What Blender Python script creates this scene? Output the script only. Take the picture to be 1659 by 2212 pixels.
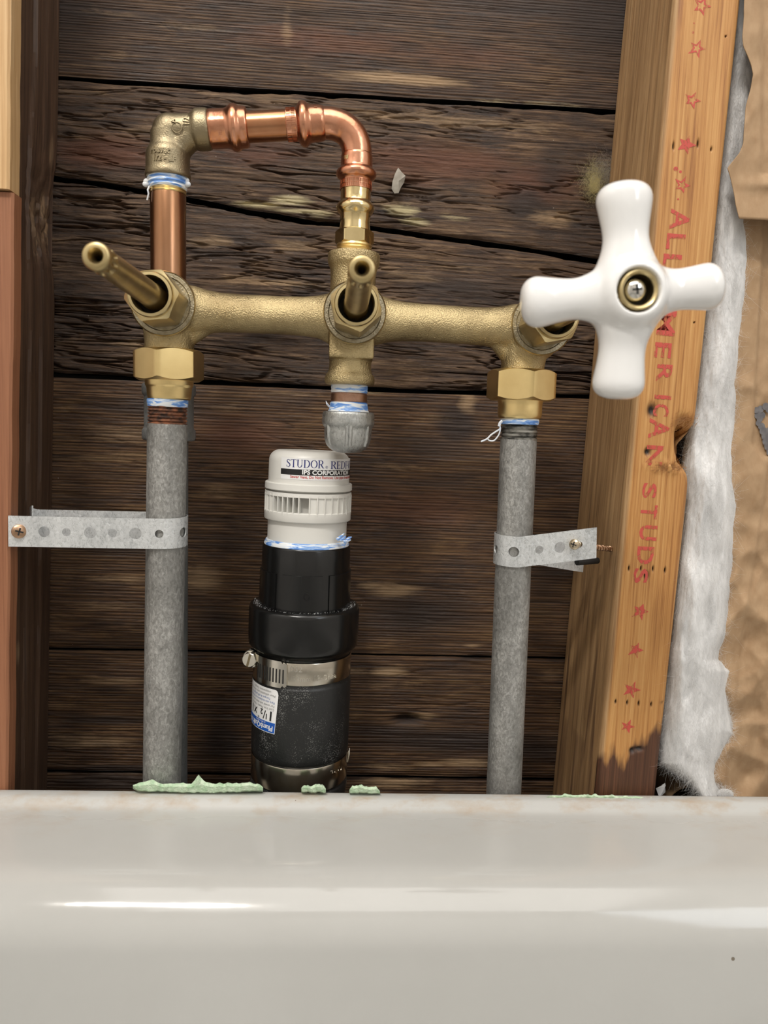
import bpy, bmesh, math, random
import numpy as np
from mathutils import Vector, Matrix
random.seed(7); rng = np.random.RandomState(7)
for o in list(bpy.data.objects): bpy.data.objects.remove(o)
scene = bpy.context.scene; COL = scene.collection

# ------------------------------------------------------------------ camera
F, CX, CY, H0 = 1661.0, 829.5, 1106.0, 0.615      # focal length in pixels, centre, camera height
YAW, PIT, ROL = math.radians(3.774), math.radians(6.185), math.radians(-2.296)
_r, _d, _w = Vector((1,0,0)), Vector((0,0,-1)), Vector((0,1,0))
_m = Matrix.Rotation(-YAW, 3, 'Z'); _r, _d, _w = _m@_r, _m@_d, _m@_w
_m = Matrix.Rotation(-PIT, 3, _r); _r, _d, _w = _m@_r, _m@_d, _m@_w
_m = Matrix.Rotation(ROL, 3, _w); _r, _d, _w = _m@_r, _m@_d, _m@_w
cam = bpy.data.cameras.new('camera'); camo = bpy.data.objects.new('camera', cam); COL.objects.link(camo)
camo.matrix_world = Matrix(((_r.x,-_d.x,-_w.x,0),(_r.y,-_d.y,-_w.y,0),(_r.z,-_d.z,-_w.z,H0),(0,0,0,1)))
cam.sensor_fit = 'HORIZONTAL'; cam.sensor_width = 36.0; cam.lens = 36.0*F/1659.0
cam.clip_start = 0.01; cam.dof.use_dof = True; cam.dof.focus_distance = 0.465; cam.dof.aperture_fstop = 14.0
scene.camera = camo
def P(u, v, Y):
    "point on the vertical plane at distance Y that the photo shows at pixel u, v"
    d = _r*((u-CX)/F) + _d*((v-CY)/F) + _w
    d = d*(Y/d.y); return Vector((d.x, d.y, d.z+H0))
def S(u, v, Y): return (P(u+1, v, Y)-P(u, v, Y)).length

# ------------------------------------------------------------------ world, lamps, exposure
wd = bpy.data.worlds.new('world'); scene.world = wd; wd.use_nodes = True
wd.node_tree.nodes['Background'].inputs[0].default_value = (0.9, 0.93, 1.0, 1)
wd.node_tree.nodes['Background'].inputs[1].default_value = 0.12
def area(name, loc, to, sx, sy, power, col):
    l = bpy.data.lights.new(name, 'AREA'); l.shape = 'RECTANGLE'; l.size = sx; l.size_y = sy
    l.energy = power; l.color = col
    o = bpy.data.objects.new(name, l); COL.objects.link(o); o.location = loc
    o.rotation_euler = (Vector(to)-Vector(loc)).to_track_quat('-Z', 'Y').to_euler(); return o
area('vanity_lamp_light', (-0.43, -0.62, 2.02), (0.0, 0.5, 0.55), 0.38, 0.12, 17, (1.0, 0.955, 0.89))
area('overhead_fill_light', (0.20, -0.55, 2.37), (0.2, -0.54, 0.0), 1.6, 1.6, 24, (1.0, 0.965, 0.92))  # added soft overhead fill, no fixture known there
area('window_light', (1.20, -0.95, 1.50), (0.0, 0.4, 0.6), 0.7, 0.9, 9, (0.86, 0.93, 1.0))
vs = scene.view_settings; vs.view_transform = 'Standard'; vs.look = 'None'; vs.gamma = 1.0
vs.use_curve_mapping = False; vs.exposure = 0.0

# ------------------------------------------------------------------ materials
def new_mat(name):
    m = bpy.data.materials.new(name); m.use_nodes = True
    return m, m.node_tree.nodes, m.node_tree.links, m.node_tree.nodes['Principled BSDF']
def nd(ns, t, **kw):
    n = ns.new(t)
    for k, v in kw.items(): setattr(n, k, v)
    return n
def noise_node(ns, ls, scale, stretch=(1,1,1), detail=4, rough=0.55, dist=0.0, off=(0,0,0)):
    tc = nd(ns, 'ShaderNodeTexCoord'); mp = nd(ns, 'ShaderNodeMapping')
    mp.inputs['Scale'].default_value = stretch; mp.inputs['Location'].default_value = off
    ls.new(tc.outputs['Object'], mp.inputs['Vector'])
    n = nd(ns, 'ShaderNodeTexNoise'); n.inputs['Scale'].default_value = scale; n.inputs['Detail'].default_value = detail
    n.inputs['Roughness'].default_value = rough; n.inputs['Distortion'].default_value = dist
    ls.new(mp.outputs[0], n.inputs['Vector']); return n.outputs['Fac']
def ramp(ns, ls, src, stops):
    r = nd(ns, 'ShaderNodeValToRGB'); e = r.color_ramp.elements
    while len(e) < len(stops): e.new(0.5)
    for i, (p, c) in enumerate(stops):
        e[i].position = p; e[i].color = (c[0], c[1], c[2], 1) if not isinstance(c, (int, float)) else (c, c, c, 1)
    ls.new(src, r.inputs[0]); return r.outputs[0]
def mixc(ns, ls, fac, a, b):
    m = nd(ns, 'ShaderNodeMix', data_type='RGBA')
    for s, v in ((0, fac), (6, a), (7, b)):
        if isinstance(v, (int, float)): m.inputs[s].default_value = v
        elif isinstance(v, tuple): m.inputs[s].default_value = (*v, 1)
        else: ls.new(v, m.inputs[s])
    return m.outputs[2]
def math_(ns, ls, op, a, b=0.0, clamp=False):
    m = nd(ns, 'ShaderNodeMath', operation=op); m.use_clamp = clamp
    for s, v in ((0, a), (1, b)):
        if isinstance(v, (int, float)): m.inputs[s].default_value = v
        else: ls.new(v, m.inputs[s])
    return m.outputs[0]
def bump(ns, ls, b, h, strength, dist):
    n = nd(ns, 'ShaderNodeBump'); n.inputs['Strength'].default_value = strength; n.inputs['Distance'].default_value = dist
    ls.new(h, n.inputs['Height']); ls.new(n.outputs[0], b.inputs['Normal'])
def simple(name, c, rough=0.5, metal=0.0, c2=None, cscale=60, cst=(1,1,1), lo=0.35, hi=0.65, bscale=0, bstr=0.3, bdist=0.0005, bst=(1,1,1), coat=0.0, rvar=0.0, detail=5):
    m, ns, ls, b = new_mat(name)
    b.inputs['Base Color'].default_value = (*c, 1); b.inputs['Roughness'].default_value = rough
    b.inputs['Metallic'].default_value = metal
    if coat: b.inputs['Coat Weight'].default_value = coat; b.inputs['Coat Roughness'].default_value = 0.04
    if c2:
        n = noise_node(ns, ls, cscale, cst, detail)
        ls.new(ramp(ns, ls, n, [(lo, c), (hi, c2)]), b.inputs['Base Color'])
        if rvar:
            r = ramp(ns, ls, n, [(lo, max(0, rough-rvar)), (hi, rough+rvar)]); ls.new(r, b.inputs['Roughness'])
    if bscale:
        bump(ns, ls, b, noise_node(ns, ls, bscale, bst, 3), bstr, bdist)
    return m
M = {}
M['cast'] = simple('cast_brass', (0.36,0.28,0.15), 0.40, 1.0, (0.56,0.45,0.25), 55, bscale=1350, bstr=0.8, bdist=0.0008, rvar=0.06)
M['cast_dull'] = simple('dull_bronze', (0.27,0.22,0.14), 0.42, 1.0, (0.36,0.30,0.19), 60, bscale=1300, bstr=0.45, bdist=0.0005)
M['cast_face'] = simple('grey_brass_face', (0.27,0.235,0.165), 0.45, 1.0, (0.38,0.335,0.245), 260, bscale=1200, bstr=0.6, bdist=0.0006)
M['brass'] = simple('machined_brass', (0.95,0.74,0.36), 0.30, 1.0, (0.84,0.63,0.29), 45, bscale=300, bstr=0.05, bdist=0.0004, bst=(1,1,0.1))
M['brass_pale'] = simple('pale_brass', (0.70,0.57,0.31), 0.30, 1.0, (0.60,0.48,0.25), 70, bscale=500, bstr=0.1, bdist=0.0003)
M['brass_stem'] = simple('satin_brass', (0.58,0.46,0.24), 0.36, 1.0, (0.46,0.36,0.18), 90, bscale=900, bstr=0.12, bdist=0.0003)
M['brass_bright'] = simple('polished_brass', (0.76,0.61,0.33), 0.17, 1.0, (0.66,0.52,0.27), 120, bscale=160, bstr=0.16, bdist=0.0012)
M['bronze_pipe'] = simple('red_brass_pipe', (0.31,0.155,0.08), 0.27, 1.0, (0.40,0.215,0.12), 70, (1,1,0.25), bscale=900, bstr=0.08, bdist=0.0003, bst=(1,1,0.15))
M['copper'] = simple('copper', (0.58,0.255,0.145), 0.24, 1.0, (0.68,0.34,0.215), 90, bscale=130, bstr=0.22, bdist=0.0012)
M['copper_tube'] = simple('copper_tube', (0.42,0.185,0.09), 0.25, 1.0, (0.50,0.245,0.13), 80, bscale=260, bstr=0.08, bdist=0.0006)
M['copper_dull'] = simple('dull_copper', (0.33,0.19,0.13), 0.38, 1.0, (0.46,0.28,0.2), 250, bscale=900, bstr=0.2, bdist=0.0003)
def galv(name, a, b_, c, met=0.55, rough=0.5):
    m, ns, ls, b = new_mat(name)
    n1 = noise_node(ns, ls, 620, (1,1,0.6), 6, 0.75, 0.6); n2 = noise_node(ns, ls, 70, (1,1,0.35), 5)
    s = math_(ns, ls, 'ADD', math_(ns, ls, 'MULTIPLY', n1, 0.6), math_(ns, ls, 'MULTIPLY', n2, 0.4))
    ls.new(ramp(ns, ls, s, [(0.36, a), (0.5, b_), (0.66, c)]), b.inputs['Base Color'])
    b.inputs['Metallic'].default_value = met
    ls.new(ramp(ns, ls, n1, [(0.35, rough-0.14), (0.7, rough+0.12)]), b.inputs['Roughness'])
    bump(ns, ls, b, n1, 0.55, 0.0006); return m
M['galv'] = galv('galvanised_pipe', (0.17,0.168,0.158), (0.30,0.297,0.282), (0.56,0.555,0.535))
M['galv_shaded'] = galv('shaded_galvanised', (0.12,0.125,0.125), (0.2,0.205,0.2), (0.3,0.3,0.3))  # darker copy of the galvanised finish, carries the shade behind the front pipe
M['galv_cap'] = galv('galvanised_cap', (0.30,0.31,0.30), (0.45,0.46,0.45), (0.62,0.63,0.62), 0.9, 0.36)
M['strap'] = galv('galvanised_strap', (0.50,0.52,0.53), (0.68,0.70,0.71), (0.80,0.82,0.83), 0.6, 0.36)
M['rust'] = simple('rusty_thread', (0.035,0.02,0.015), 0.75, 0.2, (0.30,0.115,0.055), 220, (1,1,1.5), 0.38, 0.66, bscale=600, bstr=0.6, bdist=0.0006)
M['thread'] = simple('cut_thread', (0.06,0.06,0.055), 0.4, 0.8, (0.4,0.39,0.36), 130, (1,1,3), 0.4, 0.6)
def tape_mat():
    m, ns, ls, b = new_mat('thread_seal_tape')
    n = noise_node(ns, ls, 90, (1,1,6), 4, 0.6, 0.6)
    ls.new(ramp(ns, ls, n, [(0.40, (0.10,0.24,0.60)), (0.47, (0.24,0.42,0.76)), (0.55, (0.72,0.76,0.80)), (0.7, (0.82,0.82,0.80))]), b.inputs['Base Color'])
    b.inputs['Roughness'].default_value = 0.45; return m
M['tape'] = tape_mat()
M['tape_white'] = simple('white_tape', (0.78,0.79,0.80), 0.5, 0, (0.62,0.68,0.78), 160)
M['porcelain'] = simple('white_porcelain', (0.80,0.795,0.785), 0.10, 0, coat=0.6)
M['chrome'] = simple('nickel_screw', (0.72,0.70,0.66), 0.16, 1.0)
M['dark'] = simple('dark_recess', (0.012,0.011,0.010), 0.7)
M['pvc'] = simple('white_plastic', (0.70,0.69,0.65), 0.38, 0, (0.74,0.73,0.69), 30)
M['pvc_vent'] = simple('grey_white_plastic', (0.45,0.44,0.415), 0.5)
M['sticker'] = simple('white_sticker', (0.84,0.84,0.84), 0.3)
M['ink_blue'] = simple('navy_ink', (0.016,0.022,0.17), 0.4)
M['ink_black'] = simple('black_ink', (0.010,0.010,0.011), 0.4)
M['ink_grey'] = simple('grey_ink', (0.30,0.30,0.29), 0.5)
M['ink_lblue'] = simple('pale_blue_ink', (0.20,0.27,0.50), 0.5)
M['ink_red'] = simple('red_ink', (0.55,0.055,0.05), 0.4)
M['blue'] = simple('blue_print', (0.012,0.10,0.46), 0.35)
M['abs'] = simple('black_plastic', (0.006,0.0062,0.0062), 0.20, 0, bscale=120, bstr=0.04, bdist=0.0008)
def rubber():
    m, ns, ls, b = new_mat('black_rubber')
    tc = nd(ns, 'ShaderNodeTexCoord'); v = nd(ns, 'ShaderNodeTexVoronoi'); v.inputs['Scale'].default_value = 1300
    ls.new(tc.outputs['Object'], v.inputs['Vector'])
    big = noise_node(ns, ls, 60, (1,1,0.6), 3)
    sp = math_(ns, ls, 'LESS_THAN', v.outputs['Distance'], math_(ns, ls, 'MULTIPLY', math_(ns, ls, 'SUBTRACT', big, 0.42, True), 1.7))
    ls.new(mixc(ns, ls, sp, (0.011,0.0115,0.0115), (0.16,0.16,0.155)), b.inputs['Base Color'])
    b.inputs['Roughness'].default_value = 0.42
    bump(ns, ls, b, noise_node(ns, ls, 900, (1,1,1), 2), 0.35, 0.0004); return m
M['rubber'] = rubber()
M['steel'] = simple('stainless_band', (0.58,0.54,0.46), 0.20, 1.0, (0.50,0.46,0.39), 90, bscale=160, bstr=0.06, bdist=0.0008)
M['steel_bright'] = simple('bright_steel', (0.70,0.67,0.60), 0.16, 1.0, bscale=200, bstr=0.06, bdist=0.0008)
M['screw_gold'] = simple('bronze_screw', (0.42,0.26,0.16), 0.32, 1.0, (0.55,0.36,0.24), 300)
M['screw_brass'] = simple('yellow_zinc_screw', (0.55,0.45,0.31), 0.28, 1.0, (0.66,0.56,0.42), 300)
def enamel():
    m, ns, ls, b = new_mat('bathtub_enamel')
    tc = nd(ns, 'ShaderNodeTexCoord')
    v = nd(ns, 'ShaderNodeTexVoronoi'); v.inputs['Scale'].default_value = 55
    ls.new(tc.outputs['Object'], v.inputs['Vector'])
    sp = math_(ns, ls, 'LESS_THAN', v.outputs['Distance'], math_(ns, ls, 'MULTIPLY', math_(ns, ls, 'SUBTRACT', noise_node(ns, ls, 14, (1,1,1), 2), 0.50, True), 0.35))
    big = ramp(ns, ls, noise_node(ns, ls, 9, (1,1,1), 4), [(0.3, (0.425,0.42,0.40)), (0.7, (0.46,0.455,0.435))])
    col = mixc(ns, ls, sp, big, (0.17,0.145,0.115))
    st = nd(ns, 'ShaderNodeAttribute', attribute_name='edge')
    rs = math_(ns, ls, 'MULTIPLY', st.outputs['Fac'], ramp(ns, ls, noise_node(ns, ls, 42, (1,2,1), 5, 0.65), [(0.48, 0.0), (0.72, 0.75)]))
    col = mixc(ns, ls, rs, col, (0.36,0.25,0.15))
    ls.new(col, b.inputs['Base Color']); b.inputs['Roughness'].default_value = 0.21
    ls.new(math_(ns, ls, 'ADD', ramp(ns, ls, noise_node(ns, ls, 24, (1,1,1), 5), [(0.35, 0.08), (0.7, 0.15)]), math_(ns, ls, 'MULTIPLY', st.outputs['Fac'], 0.40), True), b.inputs['Roughness'])
    bump(ns, ls, b, noise_node(ns, ls, 30, (1,1,1), 3), 0.05, 0.003); return m
M['enamel'] = enamel()
M['green'] = simple('pale_green_gypsum', (0.36,0.52,0.33), 0.85, 0, (0.58,0.69,0.52), 260, bscale=700, bstr=0.8, bdist=0.0008)
M['fibre'] = simple('white_glass_wool', (0.53,0.525,0.52), 0.95, 0, (0.72,0.715,0.71), 110, (1,1,0.22), 0.36, 0.60, bscale=420, bstr=0.6, bdist=0.0012, bst=(1,1,0.16), detail=7)
def strand(name, c):
    m, ns, ls, b = new_mat(name); ns.remove(b); out = ns['Material Output']
    d = nd(ns, 'ShaderNodeBsdfDiffuse'); t = nd(ns, 'ShaderNodeBsdfTranslucent'); mx = nd(ns, 'ShaderNodeMixShader'); mx.inputs[0].default_value = 0.5
    d.inputs[0].default_value = (*c, 1); t.inputs[0].default_value = (*c, 1)
    ls.new(d.outputs[0], mx.inputs[1]); ls.new(t.outputs[0], mx.inputs[2]); ls.new(mx.outputs[0], out.inputs[0]); return m
M['strand'] = strand('glass_fibre_strand', (0.78,0.775,0.77)); M['strand_y'] = strand('yellow_strand', (0.62,0.55,0.30)); M['strand_g'] = strand('grey_strand', (0.40,0.36,0.30))
M['fibre_y'] = simple('yellow_glass_wool', (0.50,0.44,0.20), 0.9, 0, (0.30,0.26,0.18), 160)
M['lint'] = simple('grey_lint', (0.26,0.235,0.195), 0.95, 0, (0.36,0.33,0.28), 200)
M['kraft'] = simple('kraft_paper', (0.33,0.205,0.108), 0.78, 0, (0.40,0.265,0.15), 190, (1,1,0.7), 0.3, 0.7, bscale=500, bstr=0.25, bdist=0.0006, bst=(1,1,0.5))
M['print_grey'] = simple('grey_print', (0.10,0.095,0.10), 0.7, 0, (0.16,0.15,0.15), 300)
M['paper_tube'] = simple('brown_card', (0.21,0.135,0.075), 0.6, 0, (0.30,0.20,0.11), 90)
M['paint'] = simple('wall_paint', (0.78,0.76,0.73), 0.7, 0, bscale=200, bstr=0.1, bdist=0.001)
M['ceil'] = simple('ceiling_paint', (0.75,0.74,0.71), 0.8)
M['floor'] = simple('floor_tile', (0.30,0.27,0.23), 0.5, 0, (0.36,0.32,0.27), 6)
M['felt'] = simple('black_building_paper', (0.012,0.011,0.010), 0.9)
def stamp():
    m, ns, ls, b = new_mat('red_stamp_ink')
    n = noise_node(ns, ls, 420, (1,1,0.5), 4, 0.6)
    b.inputs['Base Color'].default_value = (0.52,0.075,0.055,1); b.inputs['Roughness'].default_value = 0.6
    ls.new(ramp(ns, ls, n, [(0.40, 0.22), (0.50, 0.92)]), b.inputs['Alpha']); return m
M['stamp'] = stamp()
def board_mat(name, stops, fine=(12,1,210), med=(16,1,62), off=0, bstr=0.6, lines=0.6, rings=0.5, per=170):
    m, ns, ls, b = new_mat(name)
    n1 = noise_node(ns, ls, 2.6, (fine[0],1,fine[2]), 6, 0.72, 0.5, (off,0,off*3))
    n2 = noise_node(ns, ls, 2.2, (med[0],1,med[2]), 6, 0.68, 1.0, (off*2,0,off))
    n3 = noise_node(ns, ls, 11, (1.2,1,3.0), 5, 0.62, 0.8, (off,0,off))
    v = math_(ns, ls, 'ADD', math_(ns, ls, 'MULTIPLY', n1, 0.40), math_(ns, ls, 'ADD', math_(ns, ls, 'MULTIPLY', n2, 0.30), math_(ns, ls, 'MULTIPLY', n3, 0.30)))
    col = ramp(ns, ls, v, stops)
    n4 = noise_node(ns, ls, 2.6, (7,1,430), 4, 0.6, 0.6, (off*5,0,off))      # thin dark latewood lines
    col = mixc(ns, ls, math_(ns, ls, 'MULTIPLY', ramp(ns, ls, n4, [(0.40, 1.0), (0.47, 0.0)]), lines), col, (0.018,0.010,0.007))
    tcw = nd(ns, 'ShaderNodeTexCoord'); mpw = nd(ns, 'ShaderNodeMapping'); mpw.inputs['Scale'].default_value = (0.035,0.3,1); mpw.inputs['Location'].default_value = (off,0,off)
    wv = nd(ns, 'ShaderNodeTexWave', wave_type='BANDS', bands_direction='Z'); ls.new(tcw.outputs['Object'], mpw.inputs[0]); ls.new(mpw.outputs[0], wv.inputs['Vector'])
    for nm, val in (('Scale', per), ('Distortion', 9.0), ('Detail', 4.0), ('Detail Scale', 0.55), ('Detail Roughness', 0.6)): wv.inputs[nm].default_value = val
    wf_ = wv.outputs['Fac']      # growth rings cut along the board
    col = mixc(ns, ls, math_(ns, ls, 'MULTIPLY', ramp(ns, ls, wf_, [(0.10, 1.0), (0.50, 0.0)]), rings), col, (0.020,0.0095,0.005))
    red = nd(ns, 'ShaderNodeAttribute', attribute_name='red'); pale = nd(ns, 'ShaderNodeAttribute', attribute_name='pale')
    dk = nd(ns, 'ShaderNodeAttribute', attribute_name='dark'); ye = nd(ns, 'ShaderNodeAttribute', attribute_name='yel')
    def part(att, lo, hi, gain=1.0):
        f = math_(ns, ls, 'ADD', math_(ns, ls, 'MULTIPLY', att.outputs['Fac'], 1.15), math_(ns, ls, 'MULTIPLY', math_(ns, ls, 'SUBTRACT', math_(ns, ls, 'ADD', math_(ns, ls, 'MULTIPLY', n1, 0.6), math_(ns, ls, 'MULTIPLY', n2, 0.4)), 0.5), 1.6))
        return math_(ns, ls, 'MULTIPLY', ramp(ns, ls, f, [(lo, 0.0), (hi, 1.0)]), gain)
    col = mixc(ns, ls, part(red, 0.3, 0.9, 0.8), col, (0.115,0.040,0.018))
    col = mixc(ns, ls, part(dk, 0.3, 0.8, 0.85), col, (0.019,0.010,0.007))
    col = mixc(ns, ls, part(pale, 0.35, 0.95, 0.75), col, (0.38,0.25,0.135))
    col = mixc(ns, ls, part(ye, 0.35, 0.9, 0.85), col, (0.52,0.44,0.25))
    # pale dust specks
    tc = nd(ns, 'ShaderNodeTexCoord'); vo = nd(ns, 'ShaderNodeTexVoronoi'); vo.inputs['Scale'].default_value = 210
    ls.new(tc.outputs['Object'], vo.inputs['Vector'])
    sp = math_(ns, ls, 'LESS_THAN', vo.outputs['Distance'], math_(ns, ls, 'MULTIPLY', math_(ns, ls, 'SUBTRACT', noise_node(ns, ls, 40, (1,1,1), 2), 0.60, True), 0.8))
    col = mixc(ns, ls, math_(ns, ls, 'MULTIPLY', sp, 0.8), col, (0.55,0.50,0.43))
    ls.new(col, b.inputs['Base Color'])
    ls.new(ramp(ns, ls, n3, [(0.35, 0.42), (0.65, 0.72)]), b.inputs['Roughness'])
    bump(ns, ls, b, math_(ns, ls, 'ADD', math_(ns, ls, 'ADD', n1, math_(ns, ls, 'MULTIPLY', n2, 0.6)), math_(ns, ls, 'MULTIPLY', wf_, 0.5*rings)), bstr, 0.0012); return m
RAMP_A = [(0.37, (0.016,0.0075,0.0035)), (0.45, (0.048,0.0235,0.0115)), (0.53, (0.092,0.048,0.023)), (0.64, (0.19,0.115,0.058))]  # old brown wood, darkened further for the shade high on the wall
RAMP_B = [(0.37, (0.012,0.0062,0.0036)), (0.45, (0.046,0.0235,0.0125)), (0.53, (0.108,0.060,0.031)), (0.64, (0.27,0.17,0.092))]  # rough boards, also darkened in colour for that shade
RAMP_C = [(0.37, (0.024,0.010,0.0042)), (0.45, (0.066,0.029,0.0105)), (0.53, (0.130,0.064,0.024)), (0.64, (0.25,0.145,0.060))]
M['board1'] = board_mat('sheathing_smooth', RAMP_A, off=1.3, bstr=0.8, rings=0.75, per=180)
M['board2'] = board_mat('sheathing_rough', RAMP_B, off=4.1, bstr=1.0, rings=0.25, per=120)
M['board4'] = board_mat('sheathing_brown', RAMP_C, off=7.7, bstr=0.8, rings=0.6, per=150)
def lumber(name, stops, scale=1.0, stainc=None, rough=0.55, off=0.0, lines=1.0, side=None):
    m, ns, ls, b = new_mat(name)
    n1 = noise_node(ns, ls, 2.4*scale, (260,260,4), 5, 0.65, 0.3, (off,off,off))
    n2 = noise_node(ns, ls, 2.0*scale, (50,45,3.0), 5, 0.62, 0.8, (off,off*2,off))
    n3 = noise_node(ns, ls, 9, (1,1,0.7), 3, 0.5, 0, (off,0,off))
    v = math_(ns, ls, 'ADD', math_(ns, ls, 'MULTIPLY', n1, 0.58*lines), math_(ns, ls, 'ADD', math_(ns, ls, 'MULTIPLY', n2, 0.26), math_(ns, ls, 'MULTIPLY', n3, 0.16)))
    col = ramp(ns, ls, v, stops)
    if side:      # the sawn side of the stud has a browner tone
        sd = nd(ns, 'ShaderNodeAttribute', attribute_name='side')
        col = mixc(ns, ls, sd.outputs['Fac'], col, ramp(ns, ls, v, side))
    at = nd(ns, 'ShaderNodeAttribute', attribute_name='stain'); at2 = nd(ns, 'ShaderNodeAttribute', attribute_name='hole')
    f = math_(ns, ls, 'ADD', at.outputs['Fac'], math_(ns, ls, 'MULTIPLY', math_(ns, ls, 'SUBTRACT', n2, 0.5), 1.3))
    sc_ = stainc or (0.05,0.025,0.016); st2 = ramp(ns, ls, v, [(0.38, tuple(q*0.35 for q in sc_)), (0.5, sc_), (0.62, tuple(q*2.2 for q in sc_))])
    col = mixc(ns, ls, ramp(ns, ls, f, [(0.35, 0.0), (0.8, 0.92)]), col, st2)
    col = mixc(ns, ls, at2.outputs['Fac'], col, (0.022,0.013,0.009))
    ls.new(col, b.inputs['Base Color']); b.inputs['Roughness'].default_value = rough
    bump(ns, ls, b, n1, 0.35, 0.0007); return m
M['stud_new'] = lumber('orange_fir', [(0.39, (0.26,0.10,0.024)), (0.48, (0.43,0.20,0.056)), (0.62, (0.57,0.315,0.11))], stainc=(0.042,0.012,0.007),
                       side=[(0.38, (0.25,0.135,0.056)), (0.5, (0.38,0.225,0.104)), (0.62, (0.50,0.32,0.16))])
M['stud_old'] = lumber('old_dark_fir', [(0.35, (0.032,0.016,0.009)), (0.5, (0.075,0.039,0.021)), (0.66, (0.125,0.070,0.040))], off=3.0, stainc=(0.18,0.115,0.065), rough=0.6)
M['strip_pale'] = lumber('pale_fir_strip', [(0.35, (0.42,0.24,0.10)), (0.5, (0.56,0.35,0.165)), (0.66, (0.66,0.46,0.25))], off=5.0)
M['strip_red_lit'] = lumber('lit_red_brown_strip', [(0.35, (0.20,0.075,0.034)), (0.5, (0.28,0.115,0.055)), (0.66, (0.34,0.15,0.075))], off=6.0)  # lit front of the left stud, its brighter tone put into the colour

# ------------------------------------------------------------------ building helpers
def link(name, me, mat, parent=None, smooth=True, angle=35):
    o = bpy.data.objects.new(name, me); COL.objects.link(o)
    if mat: me.materials.append(M[mat] if isinstance(mat, str) else mat)
    if smooth:
        me.polygons.foreach_set('use_smooth', [True]*len(me.polygons))
        if angle and angle < 180: me.set_sharp_from_angle(angle=math.radians(angle))
    if parent:
        o.parent = parent      # meshes are modelled in place: only a root's own offset is undone
        o.matrix_parent_inverse = (Matrix.Translation(parent.location) if parent.parent is None else Matrix.Identity(4)).inverted()
    return o
def tag(o, label=None, cat=None, group=None, kind=None):
    if label: o['label'] = label
    if cat: o['category'] = cat
    if group: o['group'] = group
    if kind: o['kind'] = kind
    return o
def thing(name, loc, label, cat, group=None):
    o = bpy.data.objects.new(name, None); COL.objects.link(o); o.location = loc; o.empty_display_size = 0.02
    return tag(o, label, cat, group)
class MB:
    def __init__(s): s.v, s.f = [], []
    def add(s, v, f):
        n = len(s.v); s.v += [tuple(x) for x in v]; s.f += [tuple(i+n for i in q) for q in f]; return s
    def mesh(s, name='m'):
        me = bpy.data.meshes.new(name); me.from_pydata(s.v, [], s.f); me.update(); return me
    def build(s, name, mat, parent=None, smooth=True, angle=35): return link(name, s.mesh(name), mat, parent, smooth, angle)
    def lathe(s, A, B, prof, n=48, rfun=None, caps=True, ref=None):
        "prof: (distance from A along A->B in metres, radius)"
        A = Vector(A); d = (Vector(B)-A).normalized()
        ref = Vector(ref) if ref else (Vector((0,-1,0)) if abs(d.y) < 0.7 else Vector((0,0,1)))
        e1 = (ref-d*ref.dot(d)).normalized(); e2 = d.cross(e1)
        V, Fc = [], []
        for k, (t, r) in enumerate(prof):
            for i in range(n):
                a = 2*math.pi*i/n; rr = rfun(a, t, r) if rfun else r
                V.append(A + d*t + (e1*math.cos(a)+e2*math.sin(a))*rr)
        for k in range(len(prof)-1):
            for i in range(n):
                j = (i+1) % n; Fc.append((k*n+i, k*n+j, (k+1)*n+j, (k+1)*n+i))
        if caps:
            Fc.append(tuple(range(n-1, -1, -1))); Fc.append(tuple((len(prof)-1)*n+i for i in range(n)))
        return s.add(V, Fc)
    def box(s, lo, hi, rot=None, bev=0.0):
        x0,y0,z0 = lo; x1,y1,z1 = hi
        v = [(x0,y0,z0),(x1,y0,z0),(x1,y1,z0),(x0,y1,z0),(x0,y0,z1),(x1,y0,z1),(x1,y1,z1),(x0,y1,z1)]
        if rot: v = [rot@Vector(q) for q in v]
        return s.add(v, [(3,2,1,0),(4,5,6,7),(0,1,5,4),(1,2,6,5),(2,3,7,6),(3,0,4,7)])
    def sphere(s, c, r, n=20, sc=(1,1,1)):
        prof = [(r*(1-math.cos(math.pi*k/n)), max(1e-5, r*math.sin(math.pi*k/n))) for k in range(n+1)]
        m = MB(); m.lathe((0,0,-r), (0,0,r), prof, 2*n)
        c = Vector(c); return s.add([c+Vector((p[0]*sc[0], p[1]*sc[1], p[2]*sc[2])) for p in m.v], m.f)
    def tube(s, pts, r, n=10, closed=False):
        pts = [Vector(p) for p in pts]; V, Fc = [], []; prev = None
        for k, p in enumerate(pts):
            t = (pts[min(k+1, len(pts)-1)]-pts[max(k-1, 0)]).normalized()
            if prev is None:
                prev = t.orthogonal().normalized()
            e1 = (prev-t*prev.dot(t)).normalized(); prev = e1; e2 = t.cross(e1)
            rr = r[k] if isinstance(r, (list, tuple)) else r
            for i in range(n):
                a = 2*math.pi*i/n; V.append(p+(e1*math.cos(a)+e2*math.sin(a))*rr)
        for k in range(len(pts)-1):
            for i in range(n):
                j = (i+1) % n; Fc.append((k*n+i, k*n+j, (k+1)*n+j, (k+1)*n+i))
        Fc.append(tuple(range(n-1, -1, -1))); Fc.append(tuple((len(pts)-1)*n+i for i in range(n)))
        return s.add(V, Fc)
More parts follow.
